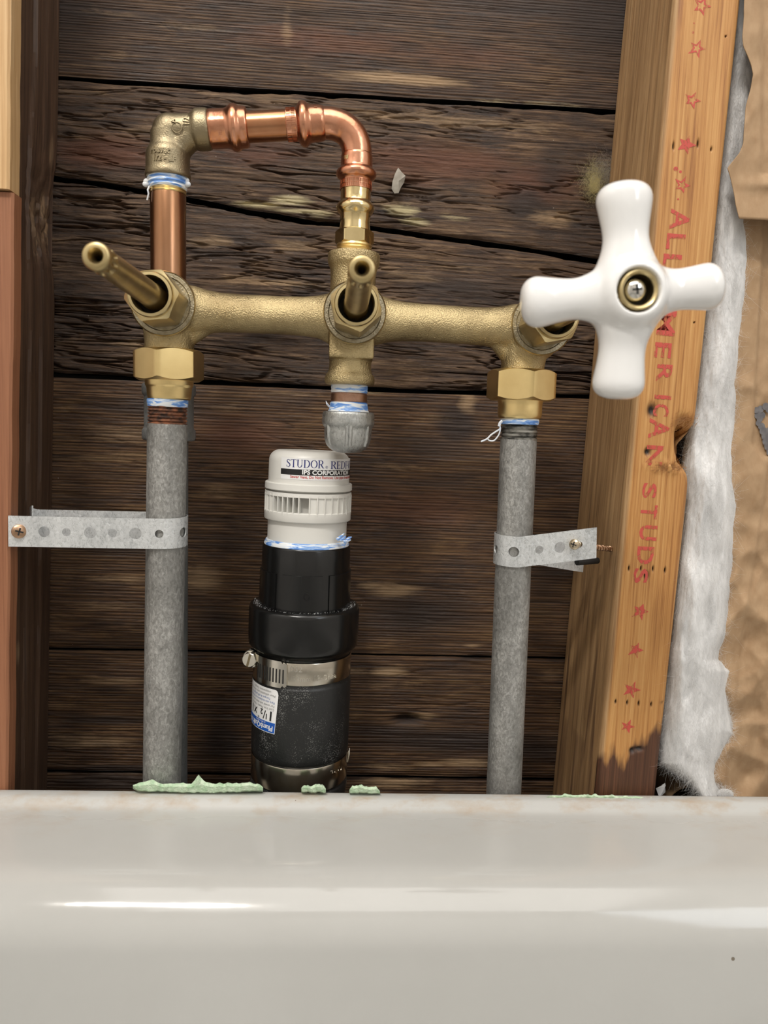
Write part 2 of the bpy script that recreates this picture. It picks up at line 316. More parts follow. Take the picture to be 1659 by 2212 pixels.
def remesh(mb, voxel, smooth_it=6, fac=0.5):
    me = mb.mesh('tmp'); bm = bmesh.new(); bm.from_mesh(me); bmesh.ops.recalc_face_normals(bm, faces=bm.faces); bm.to_mesh(me); bm.free()
    o = bpy.data.objects.new('tmp', me); COL.objects.link(o)
    m = o.modifiers.new('r', 'REMESH'); m.mode = 'VOXEL'; m.voxel_size = voxel
    if smooth_it:
        k = o.modifiers.new('s', 'SMOOTH'); k.iterations = smooth_it; k.factor = fac
    dg = bpy.context.evaluated_depsgraph_get(); dg.update()
    out = bpy.data.meshes.new_from_object(o.evaluated_get(dg)); bpy.data.objects.remove(o); return out
class Ax:
    "a straight axis seen in the photo: two pixels on the plane at distance Y; rows (or columns) along it"
    def __init__(s, a, b, Y, horiz=False, Y2=None):
        s.a, s.b, s.Y, s.h = a, b, Y, horiz; s.Y2 = Y if Y2 is None else Y2
        s.A = P(a[0], a[1], Y); s.B = P(b[0], b[1], s.Y2); s.d = (s.B-s.A).normalized()
        s.sc = S(a[0], a[1], Y)
    def t(s, c):
        k = (c-s.a[0])/(s.b[0]-s.a[0]) if s.h else (c-s.a[1])/(s.b[1]-s.a[1])
        u = s.a[0]+(s.b[0]-s.a[0])*k; v = s.a[1]+(s.b[1]-s.a[1])*k; Y = s.Y+(s.Y2-s.Y)*k
        return (P(u, v, Y)-s.A).dot(s.d)
    def pt(s, c): return s.A+s.d*s.t(c)
    def prof(s, rows): return [(s.t(c), r*s.sc) for c, r in rows]
    def lathe(s, mb, rows, n=64, rfun=None, caps=True): return mb.lathe(s.A, s.B, s.prof(rows), n, rfun, caps)
def rounded(rows, r):
    "soften the corners of a px profile a little"
    out = []
    for i, (c, w) in enumerate(rows):
        if i in (0, len(rows)-1): out.append((c, w)); continue
        for q in (rows[i-1], rows[i+1]):
            L = math.hypot(q[0]-c, q[1]-w); k = min(0.45, r/max(L, 1e-6)); out.append((c+(q[0]-c)*k, w+(q[1]-w)*k))
    return out
def hex_nut(mb, A, B, t0, t1, R, bore, ang, cham=0.30, n=72, ref=None, top=True, bot=True):
    "hexagon with vertices at angle ang, chamfered crowns, along A->B from t0 to t1"
    ap = R*math.cos(math.pi/6)
    def hr(a):
        k = ((a-ang+math.pi/6) % (math.pi/3))-math.pi/6
        # k=0 at a vertex-centred position shifted: faces centred at +-30 deg
        b = ((a-ang) % (math.pi/3))-math.pi/6
        return min(ap/math.cos(b), R*0.985)
    A = Vector(A); d = (Vector(B)-A).normalized()
    rf = Vector(ref) if ref else (Vector((0,-1,0)) if abs(d.y) < 0.7 else Vector((0,0,1)))
    e1 = (rf-d*rf.dot(d)).normalized(); e2 = d.cross(e1); V, Fc = [], []
    rings = [('b',t0), ('a',t0), ('o',t0), ('o',t1), ('a',t1), ('b',t1)]
    for q, (kind, t) in enumerate(rings):
        for i in range(n):
            a = 2*math.pi*i/n; h = hr(a)
            if kind == 'b': r, tt = bore, t
            elif kind == 'a': r, tt = ap*0.97, t
            else:
                r = h; c = (h-ap*0.97)*math.tan(math.radians(32))*(cham/0.30)
                tt = t + (c if t == t0 else -c)
                if (t == t0 and not bot) or (t == t1 and not top): tt = t
            V.append(A+d*tt+(e1*math.cos(a)+e2*math.sin(a))*r)
    for k in range(5):
        for i in range(n):
            j = (i+1) % n; Fc.append((k*n+i, k*n+j, (k+1)*n+j, (k+1)*n+i))
    for i in range(n):      # bore wall
        j = (i+1) % n; Fc.append((5*n+i, 5*n+j, j, i))
    return mb.add(V, Fc)
def font_mesh(txt, size=1.0, sx=1.0, bold=0.0, align='LEFT', extrude=0.0):
    c = bpy.data.curves.new('t', 'FONT'); c.body = txt; c.size = 1.0; c.offset = bold/size; c.align_x = align; c.extrude = extrude/size; c.resolution_u = 3
    o = bpy.data.objects.new('t', c); COL.objects.link(o)
    dg = bpy.context.evaluated_depsgraph_get(); dg.update()
    me = bpy.data.meshes.new_from_object(o.evaluated_get(dg)); bpy.data.objects.remove(o)
    v = [(p.co.x*sx*size, p.co.y*size, p.co.z*size) for p in me.vertices]; f = [tuple(q.vertices) for q in me.polygons]
    bpy.data.meshes.remove(me); return v, f

# ------------------------------------------------------------------ noise
def _h(ix, iy, seed):
    n = (ix*374761393 + iy*668265263 + seed*1442695041) & 0xffffffff
    n = ((n ^ (n >> 13))*1274126177) & 0xffffffff
    return ((n ^ (n >> 16)) & 0xffff)/65535.0
def vnoise(x, y, seed=0):
    x = np.asarray(x, float); y = np.asarray(y, float)
    ix = np.floor(x).astype(np.int64); iy = np.floor(y).astype(np.int64); fx, fy = x-ix, y-iy
    fx = fx*fx*(3-2*fx); fy = fy*fy*(3-2*fy)
    a, b = _h(ix, iy, seed), _h(ix+1, iy, seed); c, d = _h(ix, iy+1, seed), _h(ix+1, iy+1, seed)
    return (a*(1-fx)+b*fx)*(1-fy)+(c*(1-fx)+d*fx)*fy
def fbm(x, y, seed=0, oct=4, g=0.5):
    s, a, t = 0, 1.0, 0
    for k in range(oct):
        s = s+a*vnoise(x*2**k, y*2**k, seed+k*17); t += a; a *= g
    return s/t
def smooth(a, b, x):
    t = np.clip((x-a)/(b-a), 0, 1); return t*t*(3-2*t)
def grid_faces(nr, nc): return [(r*nc+c, r*nc+c+1, (r+1)*nc+c+1, (r+1)*nc+c) for r in range(nr-1) for c in range(nc-1)]
def np_mesh(name, V, Fq):
    me = bpy.data.meshes.new(name); V = np.asarray(V, np.float32).reshape(-1, 3); Fq = np.asarray(Fq, np.int32).reshape(-1, 4)
    me.vertices.add(len(V)); me.vertices.foreach_set('co', V.ravel()); me.loops.add(Fq.size); me.loops.foreach_set('vertex_index', Fq.ravel())
    me.polygons.add(len(Fq)); me.polygons.foreach_set('loop_start', np.arange(0, Fq.size, 4, dtype=np.int32)); me.polygons.foreach_set('loop_total', np.full(len(Fq), 4, np.int32))
    me.update(calc_edges=True); return me
def np_grid(nr, nc):
    i = (np.arange(nr-1)[:, None]*nc+np.arange(nc-1)[None, :]).ravel(); return np.stack([i, i+nc, i+nc+1, i+1], -1)
def PV(u, v, Y):
    "P for arrays"
    a = (np.asarray(u, float)-CX)/F; b = (np.asarray(v, float)-CY)/F
    d = [_r[i]*a+_d[i]*b+_w[i] for i in range(3)]; k = Y/d[1]; return np.stack([d[0]*k, d[1]*k, d[2]*k+H0], -1)
def attr(me, name, vals):
    a = me.attributes.new(name, 'FLOAT', 'POINT'); a.data.foreach_set('value', np.asarray(vals, np.float32).ravel())

# ================================================================== SETTING
YW = 0.524                                     # face of the old sheathing
YT = 0.4322                                    # back of the tub flange, just in front of the pipes
Z_RIM = P(800, 1716, YT-0.003).z                  # top edge of the tub flange
back = tag(MB().box((-0.95, YW+0.035, 0.0), (1.25, YW+0.06, 2.4)).build('wall_back', 'felt', None, False), kind='structure')
back['label'] = 'old brown board sheathing behind the pipes'
# gap lines between the boards, in photo pixels on the sheathing plane (upper board's bottom edge, gap height)
GAPS = [
    ([(-300,140),(130,163),(500,186),(830,206),(1100,222),(1345,237),(1900,272)], 9),
    ([(-300,330),(120,376),(210,389),(310,404),(404,422),(545,452),(690,474),(805,485),(1000,514),(1082,524),(1285,556),(1900,650)], 12),
    ([(-300,790),(123,805),(287,812),(443,821),(600,827),(807,837),(1051,844),(1280,852),(1900,880)], 10),
    ([(-300,1396),(115,1400),(310,1402),(408,1404),(760,1411),(1060,1417),(1230,1420),(1900,1432)], 4.5),
    ([(-300,1658),(115,1664),(600,1672),(1230,1682),(1900,1700)], 5)]
XB = np.linspace(-0.235, 0.325, 480)
def gap_line(pts, dv):
    q = [P(u, v+dv, YW) for u, v in pts]; return np.interp(XB, [p.x for p in q], [p.z for p in q])
def board(k, ztop, zbot, mat, amp, seed, rough, nz, blobs):
    "one sheathing board: a slab with carved relief on its face"
    X = np.tile(XB, (nz, 1)); T = np.linspace(0, 1, nz)[:, None]
    e = rough*0.0016
    zt = ztop+e*(fbm(XB*60, XB*0, seed, 4)-0.5)*1.6; zb = zbot+e*(fbm(XB*45, XB*0+9, seed+3, 4)-0.5)*1.6
    Z = zt*(1-T)+zb*T
    warp = 0.004*(fbm(X*9, Z*14, seed+5, 3)-0.5)
    zz = Z+warp*2+X*0.03
    ridg = fbm(X*26, zz*520, seed+1, 3)                       # grain ridges
    mid = fbm(X*34, zz*170, seed+2, 4)
    big = fbm(X*12, Z*40, seed+4, 3)
    h = 0.0009*(ridg-0.5)+amp*0.0016*(mid-0.5)+amp*0.0012*(big-0.5)
    # splits along the grain
    cr = np.abs(fbm(X*13, zz*150, seed+8, 3)-0.5); m = smooth(0.45, 0.62, fbm(X*9, Z*30, seed+9, 3))
    h -= rough*0.0042*m*np.exp(-(cr/0.022)**2)
    cr2 = np.abs(fbm(X*24, zz*260, seed+12, 3)-0.5); m2 = smooth(0.40, 0.6, fbm(X*14, Z*60, seed+13, 3))
    h -= rough*0.0022*m2*np.exp(-(cr2/0.03)**2)
    # torn flakes: stepped layers
    st = fbm(X*30, zz*90, seed+15, 5)
    h += rough*0.0026*(np.floor(st*7)/7+0.35*(st*7-np.floor(st*7))/7-0.5)
    ed = np.minimum(T, 1-T)*np.abs(zt-zb)
    h -= (0.0008+0.0016*rough)*np.exp(-ed/0.0012)
    Y = YW-h
    att = {n: np.zeros_like(X) for n in ('pale', 'dark', 'red', 'yel')}
    for kind, u, v, ru, rv, s in blobs:
        c = P(u, v, YW); sc = S(u, v, YW)
        dd = ((X-c.x)/(ru*sc))**2+((Z-c.z)/(rv*sc))**2
        dd = dd*(0.55+0.9*fbm(X*40, Z*120, int(u+v) % 97, 3))
        if kind == 'knot':
            Y += s*0.006*np.exp(-dd*1.6); att['dark'] = np.maximum(att['dark'], np.exp(-dd)); continue
        att[kind] = np.maximum(att[kind], s*np.exp(-dd*0.9))
    n = len(XB); V = np.stack([X, Y, Z], -1).reshape(-1, 3)
    Vb = np.concatenate([np.stack([XB, XB*0+YW+0.022, zt], -1), np.stack([XB, XB*0+YW+0.022, zb], -1)])
    o0 = nz*n; i = np.arange(n-1); b0 = (nz-1)*n
    f = np.concatenate([np_grid(nz, n), np.stack([i+1, i, o0+i, o0+i+1], -1), np.stack([b0+i, b0+i+1, o0+n+i+1, o0+n+i], -1)])
    me = np_mesh('board', np.concatenate([V, Vb]), f)
    for a, b in att.items(): attr(me, a, np.concatenate([b.ravel(), b[0]*0, b[0]*0]))
    return link('board', me, mat, back, True, 180)
lines = [gap_line(p, 0) for p, g in GAPS]; lows = [gap_line(p, g) for p, g in GAPS]
ztop0 = np.full_like(XB, 1.08); zend = np.full_like(XB, 0.30)
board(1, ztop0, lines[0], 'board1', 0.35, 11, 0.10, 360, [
    ('pale',880,172,150,14,1.0),('pale',260,120,120,22,0.35),('pale',250,30,120,12,0.45),('dark',1320,40,140,110,0.8),('dark',150,40,110,90,0.6),('dark',1200,20,300,30,0.6),  # dark blobs in the upper corners paint in the shading beside the studs
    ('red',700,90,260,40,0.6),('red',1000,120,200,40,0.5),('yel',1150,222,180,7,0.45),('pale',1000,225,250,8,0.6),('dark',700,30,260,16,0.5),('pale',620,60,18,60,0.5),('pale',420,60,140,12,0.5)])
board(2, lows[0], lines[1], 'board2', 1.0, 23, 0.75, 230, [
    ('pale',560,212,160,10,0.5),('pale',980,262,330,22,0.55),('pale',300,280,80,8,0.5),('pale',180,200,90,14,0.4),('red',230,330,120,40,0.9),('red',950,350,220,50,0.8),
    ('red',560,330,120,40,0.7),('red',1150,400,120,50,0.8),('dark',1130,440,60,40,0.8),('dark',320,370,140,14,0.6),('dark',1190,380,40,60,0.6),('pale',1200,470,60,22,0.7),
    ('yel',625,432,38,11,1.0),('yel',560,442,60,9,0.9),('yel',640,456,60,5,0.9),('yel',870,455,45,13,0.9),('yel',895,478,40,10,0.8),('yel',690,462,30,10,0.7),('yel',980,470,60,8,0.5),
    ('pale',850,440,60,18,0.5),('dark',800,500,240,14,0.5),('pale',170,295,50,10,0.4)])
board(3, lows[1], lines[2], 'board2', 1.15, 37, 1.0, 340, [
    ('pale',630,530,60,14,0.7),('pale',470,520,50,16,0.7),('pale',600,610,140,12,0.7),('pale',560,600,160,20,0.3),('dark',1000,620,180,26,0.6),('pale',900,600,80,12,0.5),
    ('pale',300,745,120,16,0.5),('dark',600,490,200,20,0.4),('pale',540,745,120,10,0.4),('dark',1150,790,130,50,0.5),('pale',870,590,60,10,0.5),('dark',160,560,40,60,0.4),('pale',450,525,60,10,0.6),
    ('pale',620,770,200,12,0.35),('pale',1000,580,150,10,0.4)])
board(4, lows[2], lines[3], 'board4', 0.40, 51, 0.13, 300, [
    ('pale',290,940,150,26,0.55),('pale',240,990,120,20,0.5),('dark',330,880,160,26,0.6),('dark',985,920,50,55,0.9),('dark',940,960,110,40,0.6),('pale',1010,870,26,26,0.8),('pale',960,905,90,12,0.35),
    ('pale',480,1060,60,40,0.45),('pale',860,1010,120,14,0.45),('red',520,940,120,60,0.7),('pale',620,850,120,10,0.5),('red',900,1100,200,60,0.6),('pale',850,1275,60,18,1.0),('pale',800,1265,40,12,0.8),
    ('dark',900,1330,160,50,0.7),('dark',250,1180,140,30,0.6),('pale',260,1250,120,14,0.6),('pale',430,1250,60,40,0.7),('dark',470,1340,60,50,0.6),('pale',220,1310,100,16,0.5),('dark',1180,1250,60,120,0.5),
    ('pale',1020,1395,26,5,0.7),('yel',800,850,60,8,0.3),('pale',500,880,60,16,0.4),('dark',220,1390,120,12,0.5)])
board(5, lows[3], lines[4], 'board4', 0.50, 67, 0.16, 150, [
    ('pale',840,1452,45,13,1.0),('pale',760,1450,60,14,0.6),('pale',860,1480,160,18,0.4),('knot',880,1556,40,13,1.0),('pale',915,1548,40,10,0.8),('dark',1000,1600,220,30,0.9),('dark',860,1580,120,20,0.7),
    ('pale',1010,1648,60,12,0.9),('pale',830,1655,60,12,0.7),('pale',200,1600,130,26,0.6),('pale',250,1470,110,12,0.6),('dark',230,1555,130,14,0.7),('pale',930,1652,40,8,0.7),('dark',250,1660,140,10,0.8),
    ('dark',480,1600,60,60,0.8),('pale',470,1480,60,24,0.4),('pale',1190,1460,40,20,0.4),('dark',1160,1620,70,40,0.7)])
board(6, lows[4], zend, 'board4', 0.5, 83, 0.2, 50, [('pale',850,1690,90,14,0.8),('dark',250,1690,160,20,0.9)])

# bathroom shell around the tub (outside the frame, lights the metal)
tag(MB().box((-0.97, -1.75, 0.0), (-0.95, YW+0.06, 2.4)).build('wall_left', 'paint', None, False), 'painted wall beside the bathtub', None, None, 'structure')
tag(MB().box((1.25, -1.75, 0.0), (1.27, YW+0.06, 2.4)).build('wall_right', 'paint', None, False), 'painted wall across from the bathtub', None, None, 'structure')
tag(MB().box((-0.97, -1.77, 0.0), (1.27, -1.75, 2.4)).build('wall_front', 'paint', None, False), 'painted wall behind the viewer', None, None, 'structure')
tag(MB().box((-0.97, -1.77, 2.4), (1.27, YW+0.06, 2.42)).build('ceiling', 'ceil', None, False), 'white ceiling over the bathtub', None, None, 'structure')
tag(MB().box((-0.97, -1.77, -0.02), (1.27, YW+0.06, 0.0)).build('floor', 'floor', None, False), 'tiled floor under the bathtub', None, None, 'structure')

# ------------------------------------------------------------------ studs
def stud(name, mat, x_of_z, wid, y0, y1, z0, z1, nz, label, field=None, rad=0.003):
    "post swept upward: rounded rectangular section, dense on the faces in view"
    per = []
    nf, ns_ = 90, 44
    def arc(cx, cy, a0, a1, n=5):
        for i in range(n): 
            a = math.radians(a0+(a1-a0)*i/(n-1)); per.append((cx+rad*math.cos(a), cy+rad*math.sin(a)))
    w = wid
    arc(rad, y0+rad, 180, 270)
    for i in range(1, nf): per.append((rad+(w-2*rad)*i/nf, y0))
    arc(w-rad, y0+rad, 270, 360)
    for i in range(1, ns_): per.append((w, y0+rad+(y1-y0-2*rad)*i/ns_))
    arc(w-rad, y1-rad, 0, 90)
    for i in range(1, 4): per.append((w-rad-(w-2*rad)*i/4, y1))
    arc(rad, y1-rad, 90, 180)
    for i in range(1, ns_): per.append((0, y1-rad-(y1-y0-2*rad)*i/ns_))
    per = np.array(per); n = len(per)
    Z = np.linspace(z0, z1, nz); V = np.zeros((nz, n, 3))
    V[:, :, 0] = x_of_z(Z)[:, None]+per[None, :, 0]; V[:, :, 1] = per[None, :, 1]; V[:, :, 2] = Z[:, None]
    at = field(V, per) if field else {}
    f = [(r*n+c, r*n+(c+1) % n, (r+1)*n+(c+1) % n, (r+1)*n+c) for r in range(nz-1) for c in range(n)]
    f.append(tuple(range(n-1, -1, -1))); f.append(tuple((nz-1)*n+i for i in range(n)))
    me = bpy.data.meshes.new(name); me.from_pydata(V.reshape(-1, 3).tolist(), [], f); me.update()
    for a, b in at.items(): attr(me, a, b)
    o = link(name, me, mat, None, True, 40)
    tag(o, label, 'wall stud'); return o
YS = 0.436
_a, _b = P(1459, 0, YS), P(1301, 1600, YS)
XR = lambda z: _b.x+(_a.x-_b.x)*(z-_b.z)/(_a.z-_b.z)
def right_field(V, per):
    x, y, z = V[:, :, 0].copy(), V[:, :, 1].copy(), V[:, :, 2].copy(); nz, n = x.shape
    isf = (per[:, 1] < YS+0.0052)[None, :]; lx = per[None, :, 0]
    st = np.zeros((nz, n)); ho = np.zeros((nz, n))
    # knocked-out pocket at the outer edge
    g = P(1487, 964, YS); sc = S(1492, 962, YS)
    dx = (x-g.x)/(30*sc); dz = (z-g.z)/(58*sc)
    ang = dx*0.75+dz*0.35; q = ((dx+0.25*dz)/1.0)**2+(dz*(1.0+0.25*dx))**2
    pit = np.where((per[:, 0] > 0.008)[None, :], np.exp(-np.maximum(q-0.10, 0)*2.6), 0)
    pit *= smooth(0.0, 0.9, 1.25-q*0.8)
    wob = 0.6+0.8*fbm(x*300, z*160, 5, 3)
    V[:, :, 1] += np.where(isf, 0.024*pit*wob, 0)
    V[:, :, 0] -= np.where((lx > 0.034), 0.010*np.exp(-((z-g.z+0.003)/(36*sc))**2)*wob*np.exp(-np.maximum(0, y-YS)/0.03), 0)
    st = np.maximum(st, 0.35*pit*(fbm(x*200, z*90, 15, 3)))
    # frayed fibres under the pocket
    g2 = P(1450, 1010, YS); fr = np.exp(-((x-g2.x)/(45*sc))**2-((z-g2.z)/(12*sc))**2)*isf
    V[:, :, 1] -= 0.0016*fr*(fbm(x*500, z*260, 31, 3)-0.35)*2
    # nail holes and slits
    for u, v, ru, rv in [(1408,886,7,12),(1399,976,5,7),(1397,1244,4,7),(1359,1228,2,8),(1385,1228,2,8),(1411,1229,2,8),(1437,1232,2,8),(1330,1516,2,6),(1355,1518,2,7),(1380,1520,2,8),(1407,1522,2,7),(1432,1519,2,6),(1455,315,2,10),(1508,310,2,10),(1537,322,2,5),(1568,78,2,2),(1500,697,2,2),(1366,1622,5,6),(1380,1618,8,5)]:
        c = P(u, v, YS); b_ = np.exp(-((x-c.x)/(ru*sc*1.2))**2-((z-c.z)/(rv*sc))**2)*isf
        b_ = b_**(1.0 if ru > 3 else 2.2); ho = np.maximum(ho, np.clip(b_*1.3, 0, 1)); V[:, :, 1] += 0.002*b_
    # dark wet stain at the foot
    zf = P(1340, 1640, YS).z
    lim = zf+0.004+0.017*smooth(0.014, 0.034, lx)+0.020*(fbm(x*260, z*60, 41, 4)-0.5)
    st = np.maximum(st, smooth(0.012, -0.016, z-lim)*1.0*np.where(isf | (per[:, 0] > 0.03)[None, :], 1, 0.45))
    # brown streaks down the sawn side
    sd = ((per[:, 0] < 0.003) & (per[:, 1] > YS+0.004))[None, :]
    st = np.maximum(st, np.where(sd, 0.62*smooth(0.55, 0.75, fbm(y*150, z*7, 45, 3))*smooth(0.85, 0.45, z), 0))
    # shallow splits on the side
    V[:, :, 0] += np.where(sd, 0.0005*smooth(0.54, 0.66, fbm(y*110, z*3, 47, 2)), 0)
    V[:, :, 1] += np.where(isf, 0.0004*(fbm(x*400, z*14, 49, 3)-0.5), 0)
    side = np.broadcast_to(((per[:, 0] < 0.0022) | (per[:, 1] > YS+0.006))[None, :], (nz, n)).astype(float)
    return {'stain': st, 'hole': ho, 'side': side}
rs = stud('wall_stud', 'stud_new', XR, 0.0375, YS, YW-0.0005, 0.30, 1.10, 1100, 'new orange wood stud with red stamped stars and lettering', right_field, 0.0048)
_a2, _b2 = P(130, 100, YW), P(106, 1690, YW)
XL = lambda z: _b2.x+(_a2.x-_b2.x)*(z-_b2.z)/(_a2.z-_b2.z)-0.040
def left_field(V, per):
    x, y, z = V[:, :, 0].copy(), V[:, :, 1].copy(), V[:, :, 2].copy()
    sd = (per[:, 0] > 0.037)[None, :]
    c = P(92, 470, 0.505); w = np.exp(-((z-c.z)/0.026)**2)*smooth(0.472, 0.500, y+0.012*(fbm(y*0, z*90, 3, 3)-0.5))*sd
    V[:, :, 0] -= 0.006*w*(0.3+1.1*fbm(y*260, z*120, 8, 4))
    V[:, :, 0] += np.where(sd, 0.0012*(fbm(y*180, z*6, 9, 3)-0.5)-0.0018*smooth(0.57, 0.64, fbm(y*90, z*4, 19, 2)), 0)
    st = 0.9*w*fbm(y*300, z*90, 12, 3)*1.5
    for v, Y_, rv in [(1410, 0.47, 0.009), (1680, 0.46, 0.003), (330, 0.513, 0.012)]:
        cc = P(70, v, Y_); st = np.maximum(st, 0.7*np.exp(-((z-cc.z)/rv)**2-((y-Y_)/0.005)**2)*sd)
    return {'stain': st, 'hole': np.zeros_like(x)}
lst = stud('wall_stud', 'stud_old', XL, 0.040, 0.444, YW-0.0005, 0.30, 1.10, 850, 'old dark brown wood stud left of the pipes, splintered near its back edge', left_field)
def strip(name, mat, v0, v1, u0, u1, label, Y0, Y1, seed):
    n = 60; mb = MB(); V = []; Fc = []
    for i in range(n+1):
        k = i/n; v = v0+(v1-v0)*k; p = P(u0+(u1-u0)*k, v, Y0)
        x = p.x+0.0010*(fbm(np.array([k*14.0]), np.array([0.0]), seed, 3)[0]-0.5)
        V += [(x, Y1, p.z), (x, Y0+0.0012, p.z), (x-0.0012, Y0, p.z), (-0.42, Y0, p.z), (-0.42, Y1, p.z)]
    for i in range(n):
        for j in range(5):
            a, b = i*5+j, i*5+(j+1) % 5; Fc.append((a, b, b+5, a+5))
    Fc.append((4,3,2,1,0)); Fc.append(tuple(n*5+j for j in range(5)))
    o = mb.add(V, Fc).build(name, mat, None, True, 40); return tag(o, label, 'wood strip')
strip('wood_strip', 'strip_pale', -700, 408, 29, 19, 'pale wood strip at the upper left edge, against the dark stud', 0.4300, 0.4435, 1)
strip('wood_strip', 'strip_red_lit', 416, 1735, 30, 15, 'reddish brown wood strip at the lower left edge, added for the lit front of the dark stud', 0.4330, 0.4435, 2)

# ------------------------------------------------------------------ red stamp on the right stud
def on_stud(u, v): 
    p = P(u, v, YS-0.00016); return p
tilt = math.atan((_a.x-_b.x)/(_a.z-_b.z))
def stamp_poly(name, v2, f2, u, v, w, h, flip=False):
    "glyph (unit box) turned a quarter clockwise: its up is the stud's right, its run goes down"
    xs = [q[0] for q in v2]; ys = [q[1] for q in v2]; x0, x1, y0, y1 = min(xs), max(xs), min(ys), max(ys)
    c = on_stud(u, v); sc = S(u, v, YS); V = []
    for q in v2:
        a = ((q[0]-x0)/(x1-x0)-0.5)*w*sc; b = ((q[1]-y0)/(y1-y0)-0.5)*h*sc      # a runs down, b to the right
        V.append((c.x+b*math.cos(tilt)-a*math.sin(tilt), c.y, c.z-a*math.cos(tilt)-b*math.sin(tilt)))
    o = MB().add(V, f2).build(name, 'stamp', rs, False); return o
for ch, u, v, w, h in [('A',1469,474,42,42),('L',1460,522,32,40),('L',1452,566,32,40),('A',1446,628,42,42),('M',1440,698,52,40),('E',1432,757,32,36),('R',1435,806,36,33),
                       ('I',1432,858,8,36),('C',1428,886,26,34),('A',1424,926,42,44),('N',1414,984,42,36),('S',1403,1060,32,31),('T',1402,1106,30,36),('U',1400,1151,32,38),('D',1394,1200,38,36),('S',1384,1244,32,31)]:
    gv, gf = font_mesh(ch, 1.0, 1.0, 0.022); stamp_poly('stamped_letter', gv, gf, u, v, w, h)
def star(hollow, seed):
    r = random.Random(seed); out = []
    for i in range(10):
        a = math.pi/2+math.pi*i/5; rad = (1.0 if i % 2 == 0 else 0.42)*(0.86+0.28*r.random()); out.append((math.cos(a)*rad, math.sin(a)*rad, 0))
    if not hollow: return out+[(0,0,0)], [(10, i, (i+1) % 10) for i in range(10)]
    inn = [(x*0.52, y*0.52, 0) for x, y, z in out]
    return out+inn, [(i, (i+1) % 10, 10+(i+1) % 10, 10+i) for i in range(10)]
for i, (u, v, s, hol) in enumerate([(1517,12,40,1),(1506,105,38,1),(1497,217,36,1),(1485,312,40,0),(1475,398,36,1),(1383,1322,36,0),(1374,1405,34,0),(1366,1490,38,0),(1357,1569,30,0)]):
    gv, gf = star(hol, i+3); stamp_poly('stamped_star', gv, gf, u, v, s, s)
for u, v, s in [(1460,365,10),(1470,371,6),(1465,430,4),(1497,70,5),(1499,50,3)]:
    gv = [(math.cos(a*0.6283), math.sin(a*0.6283), 0) for a in range(10)]; stamp_poly('stamped_dot', gv, [tuple(range(10))], u, v, s, s)

# ================================================================== BATHTUB
def tub():
    XC, HW, YB, LEN = 0.035, 0.405, YT, 1.52
    def ring(inset_b, inset_s, z, rad, n=14):
        "rounded rectangle; the faucet end is dense"
        x0, x1, y1, y0 = XC-HW+inset_s, XC+HW-inset_s, YB-inset_b, YB-LEN+inset_s
        pts = []
        for cx, cy, a0 in ((x1-rad, y1-rad, 0), (x0+rad, y1-rad, 90), (x0+rad, y0+rad, 180), (x1-rad, y0+rad, 270)):
            for i in range(n):
                a = math.radians(a0+90*i/(n-1)); pts.append((cx+rad*math.cos(a), cy+rad*math.sin(a), z))
            if a0 == 0:
                for i in range(1, 40): pts.append((x1-rad+(x0-x1+2*rad)*i/40, y1, z))
        return pts
    zr = Z_RIM
    # inset from the wall, side inset, height, corner radius  (outside -> flange -> rim -> basin)
    zA = zr-0.0075; rows = [(0.0,0.0,0.002,0.02),(0.0,0.0,zr-0.0015,0.02),(0.0006,0.0006,zr-0.0004,0.02),(0.0022,0.002,zr,0.02),(0.0065,0.006,zr,0.02),(0.0088,0.008,zr-0.0007,0.02),(0.0105,0.010,zr-0.0030,0.02),
        (0.0125,0.012,zr-0.0050,0.02),(0.0150,0.014,zr-0.0058,0.021),(0.0185,0.017,zr-0.0062,0.022),(0.030,0.026,zA,0.030),(0.044,0.042,zA-0.0008,0.045),(0.056,0.058,zA-0.0018,0.07)]
    # roll-over into the basin
    for k in range(1, 15):
        a = math.radians(78*k/14); rows.append((0.056+0.034*math.sin(a)*1.0, 0.058+0.028*math.sin(a), zA-0.0018-0.034*(1-math.cos(a))-0.0009*k/14, 0.07+0.02*math.sin(a)))
    b0, s0, z0, _ = rows[-1]
    for k in range(1, 9): rows.append((b0+0.055*k/8, s0+0.045*k/8, z0+(0.115-z0)*k/8, 0.09))
    b1, s1, z1, _ = rows[-1]
    for k in range(1, 7):
        a = math.radians(90*k/6); rows.append((b1+0.06*math.sin(a), s1+0.05*math.sin(a), z1-0.05*(1-math.cos(a))*1.0-0.0*k, 0.10+0.02*math.sin(a)))
    V, Fc, E_ = [], [], []
    for r in rows:
        p = ring(*r); V += p; E_ += [math.exp(-max(0, r[0]-0.010)/0.010)]*len(p)
    n = len(ring(*rows[0]))
    for k in range(len(rows)-1):
        for i in range(n):
            j = (i+1) % n; Fc.append((k*n+i, k*n+j, (k+1)*n+j, (k+1)*n+i))
    Fc.append(tuple((len(rows)-1)*n+i for i in range(n)))
    me = bpy.data.meshes.new('bathtub'); me.from_pydata(V, [], Fc); me.update(); attr(me, 'edge', E_)
    return tag(link('bathtub', me, 'enamel', None, True, 60), 'off-white enamelled bathtub with a raised flange along the stud wall', 'bathtub')
tub()

